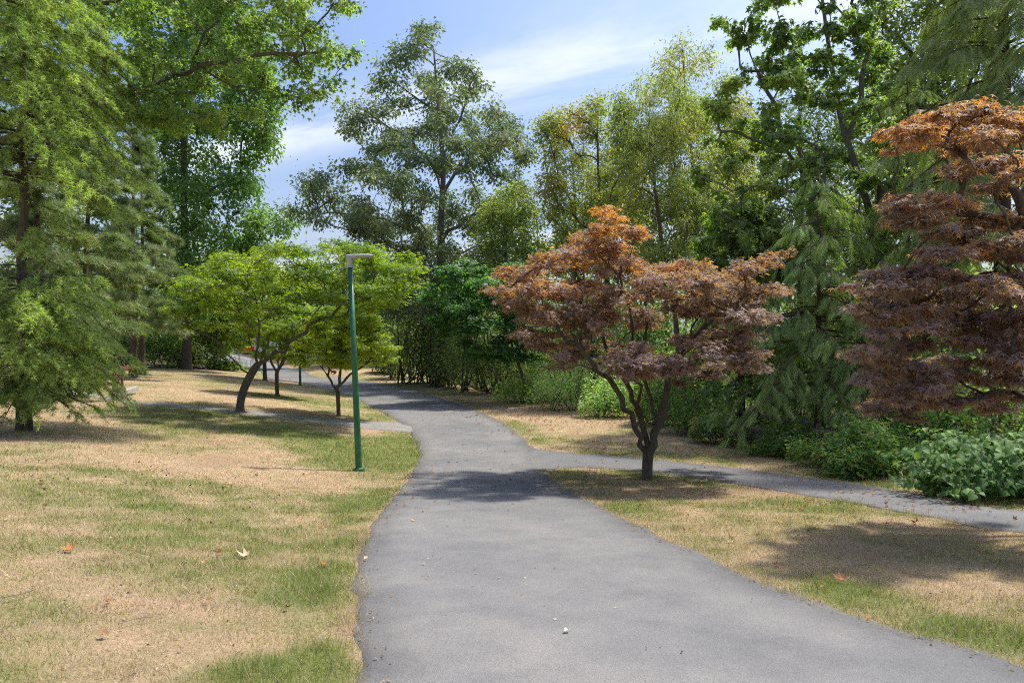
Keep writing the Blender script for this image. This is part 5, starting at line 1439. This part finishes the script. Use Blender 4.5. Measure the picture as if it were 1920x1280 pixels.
# ------------------------------------------------------------------ fallen leaves
T_FALL = tpl_palm([.5, .85, 1.0, .85, .5], .2, -.55, 110)
T_CURL = tpl_ovate(.7, .35, -.3)
BRN = [(.26, .12, .05), (.33, .16, .07), (.40, .22, .11), (.20, .09, .04)]
def litter():
    a = Acc()
    def spread(n, px, py, rx, ry, s, pal):
        c = on_ground(px, py); x = c[0] + rng.normal(0, rx, n); y = c[1] + rng.normal(0, ry, n)
        k = x < hedge_x(y) + .4; x, y = x[k], y[k]; n = len(x)
        P = np.stack([x, y, H(x, y) + .018], -1)
        leaves(a, T_FALL, P, unit(rdir(n) * [1, 1, .25]), unit(rdir(n) * .45 + [0, 0, 1]), s * rng.uniform(.5, 1.2, n), palette(P, pal, 3, 4, .3, .9))
    spread(900, 1120, 765, 2.6, 3.0, .08, BRN); spread(450, 1000, 775, 1.8, 3.5, .07, BRN); spread(260, 1180, 905, 1.6, 1.3, .05, BRN); spread(170, 1350, 840, 2.0, 1.6, .06, BRN); spread(120, 1250, 850, 2.5, 1.5, .06, BRN)
    spread(110, 1550, 930, 1.8, 1.2, .05, BRN + [(.5, .42, .28)]); spread(60, 1300, 960, 1.6, 1.6, .045, BRN); spread(90, 640, 880, 1.5, 2.2, .05, BRN + [(.5, .4, .25)]); spread(120, 250, 890, 2.2, 1.4, .045, BRN)
    spread(260, 140, 775, 1.3, 1.2, .06, [(.33, .2, .14), (.42, .27, .2), (.22, .12, .08)]); spread(60, 850, 830, 1.0, 3.5, .035, BRN + [(.5, .45, .3)]); spread(40, 900, 1050, 1.2, 1.5, .022, BRN + [(.5, .45, .33)]); spread(120, 700, 940, .5, 3, .035, BRN); spread(90, 1800, 945, 1.2, .7, .05, BRN)
    spread(70, 300, 1080, 1.2, 1.0, .02, BRN); spread(80, 900, 760, 2.5, 3.5, .06, BRN)
    n = 60000
    x = rng.uniform(-6, 8, n); y = rng.uniform(2.5, 34, n); sd_ = SD(x, y); k = (sd_ > -.16) & (sd_ < .06) & (rng.random(n) < .9)
    x, y = x[k], y[k]; n = len(x); P = np.stack([x, y, H(x, y) + .012], -1)
    leaves(a, T_DIA, P, unit(rdir(n) * [1, 1, .3]), unit(rdir(n) * .5 + [0, 0, 1]), .02 * rng.uniform(.4, 1.6, n), palette(P, [(.2, .14, .09), (.34, .25, .15), (.45, .35, .22), (.14, .09, .06)], 3, 14, .35, 1.0))
    n = 30000
    x = rng.uniform(-9, 8, n); y = 2.6 + 22 * rng.random(n) ** 1.5; k = (SD(x, y) > .05) & (rng.random(n) < .3); x, y = x[k], y[k]; n = len(x); P = np.stack([x, y, H(x, y) + .02], -1)
    leaves(a, T_DIA, P, unit(rdir(n) * [1, 1, .3]), unit(rdir(n) * .6 + [0, 0, 1]), .022 * rng.uniform(.4, 1.5, n), palette(P, [(.16, .10, .06), (.30, .2, .1), (.5, .42, .3), (.09, .06, .045)], 3, 19, .35, 1.0))
    o = a.obj("fallen_leaves", M["litter"]); tag(o, "small brown fallen leaves scattered over lawns and paths", "leaves", kind="stuff")
    # dark little cones under the cedar
    c_ = Acc(); c = on_ground(250, 905); n = 120
    x = c[0] + rng.normal(0, 1.8, n); y = c[1] + rng.normal(0, 1.1, n); P = np.stack([x, y, H(x, y) + .005], -1)
    leaves(c_, tpl_needles(9, .7, .55, .5, 2), P, unit(rdir(n) * [1, 1, .4]), rdir(n), .03 * rng.uniform(.6, 1.2, n), np.array([[.05, .032, .022]]) * rng.uniform(.6, 1.5, (n, 1)))
    o = c_.obj("fallen_cones", M["litter"]); tag(o, "tiny dark cones dropped on the lawn near the cedar", "cones", kind="stuff")
litter()
def one_leaf(name, label, px, py, size, col, tpl=T_FALL, grp="single fallen leaves", tilt=.35, cat="leaf"):
    p = on_ground(px, py) + [0, 0, .022]
    a = Acc(); V = tpl[0].copy()
    nr = unit(np.array([rng.normal(0, tilt), rng.normal(0, tilt) - .25, 1])); ax = unit(np.array([rng.normal(), rng.normal(), 0]))
    leaves(a, tpl, p[None], ax[None], nr[None], size, np.array([col]))
    # a stalk
    tubes(a, np.array([[p, p - ax * size * .35 + [0, 0, .01], p - ax * size * .7]]), np.full((1, 3), .0016), 4, np.array(col) * .8)
    o = a.obj(name, M["litter"]); tag(o, label, cat, grp)
one_leaf("fallen_leaf", "curled orange brown leaf lying farthest left on the near lawn", 131, 1034, .10, (.40, .17, .055))
one_leaf("fallen_leaf", "pale straw coloured leaf pair on the near lawn left of the path", 462, 1044, .10, (.55, .42, .28))
one_leaf("fallen_leaf", "reddish leaf beside the pale straw leaf on the near lawn", 406, 1039, .075, (.38, .14, .06), T_CURL)
one_leaf("fallen_leaf", "small orange leaf close to the path's left edge", 609, 1060, .06, (.45, .17, .05))
one_leaf("fallen_leaf", "buff curled leaf on the near lawn, middle of the tan patch", 387, 1129, .05, (.42, .30, .15), T_CURL)
one_leaf("fallen_leaf", "rusty leaf on the near lawn below the orange one", 201, 1132, .05, (.34, .15, .06))
one_leaf("fallen_leaf", "dark shrivelled leaf on the tan lawn near the path", 540, 1143, .045, (.09, .055, .04))
one_leaf("fallen_leaf", "brown leaf low on the near lawn", 193, 1195, .055, (.28, .16, .08))
one_leaf("fallen_leaf", "pale curled leaf lying alone on the asphalt in front", 1066, 1187, .055, (.62, .58, .46), T_CURL)
one_leaf("fallen_leaf", "rust brown leaf on the right lawn by the greenest tuft", 1580, 1090, .085, (.36, .14, .06))
one_leaf("fallen_leaf", "yellowish leaf on the right lawn near the path's edge", 1372, 1015, .09, (.5, .42, .2))
one_leaf("fallen_leaf", "orange leaf on the right lawn below the red maple's trunk", 1313, 948, .09, (.48, .2, .06))
one_leaf("fallen_leaf", "dark red upright leaf on the right lawn near the side path", 1718, 981, .10, (.22, .09, .04), tilt=.8)
one_leaf("fallen_leaf", "brown leaf on the right lawn, left of the dark red upright one", 1663, 985, .08, (.33, .16, .07))
one_leaf("fallen_leaf", "olive leaf on the right lawn between the orange and brown ones", 1456, 977, .08, (.26, .2, .06))
one_leaf("fallen_leaf", "whitish leaf at the path's left edge", 683, 1052, .05, (.6, .5, .38), T_CURL)
one_leaf("fallen_leaf", "small tan leaf on the path beside the left lawn", 776, 977, .05, (.5, .3, .16))
for lab, pts in [("thin grey twig lying on the lawn at the left edge", [(0, 1128), (50, 1118), (100, 1096)]), ("short bent twig on the tan lawn", [(222, 1178), (255, 1167), (297, 1163)]), ("fine twig on the lawn below the reddish leaf", [(248, 1036), (270, 1044), (298, 1049)])]:
    P = np.array([on_ground(*p) + [0, 0, .03] for p in pts]); P = curve(P, 7)
    a = Acc(); tubes(a, P[None], np.linspace(.0035, .0015, 7)[None], 5); o = a.obj("twig", M["dead"], None, True); tag(o, lab, "twig", "twigs on the near lawn")
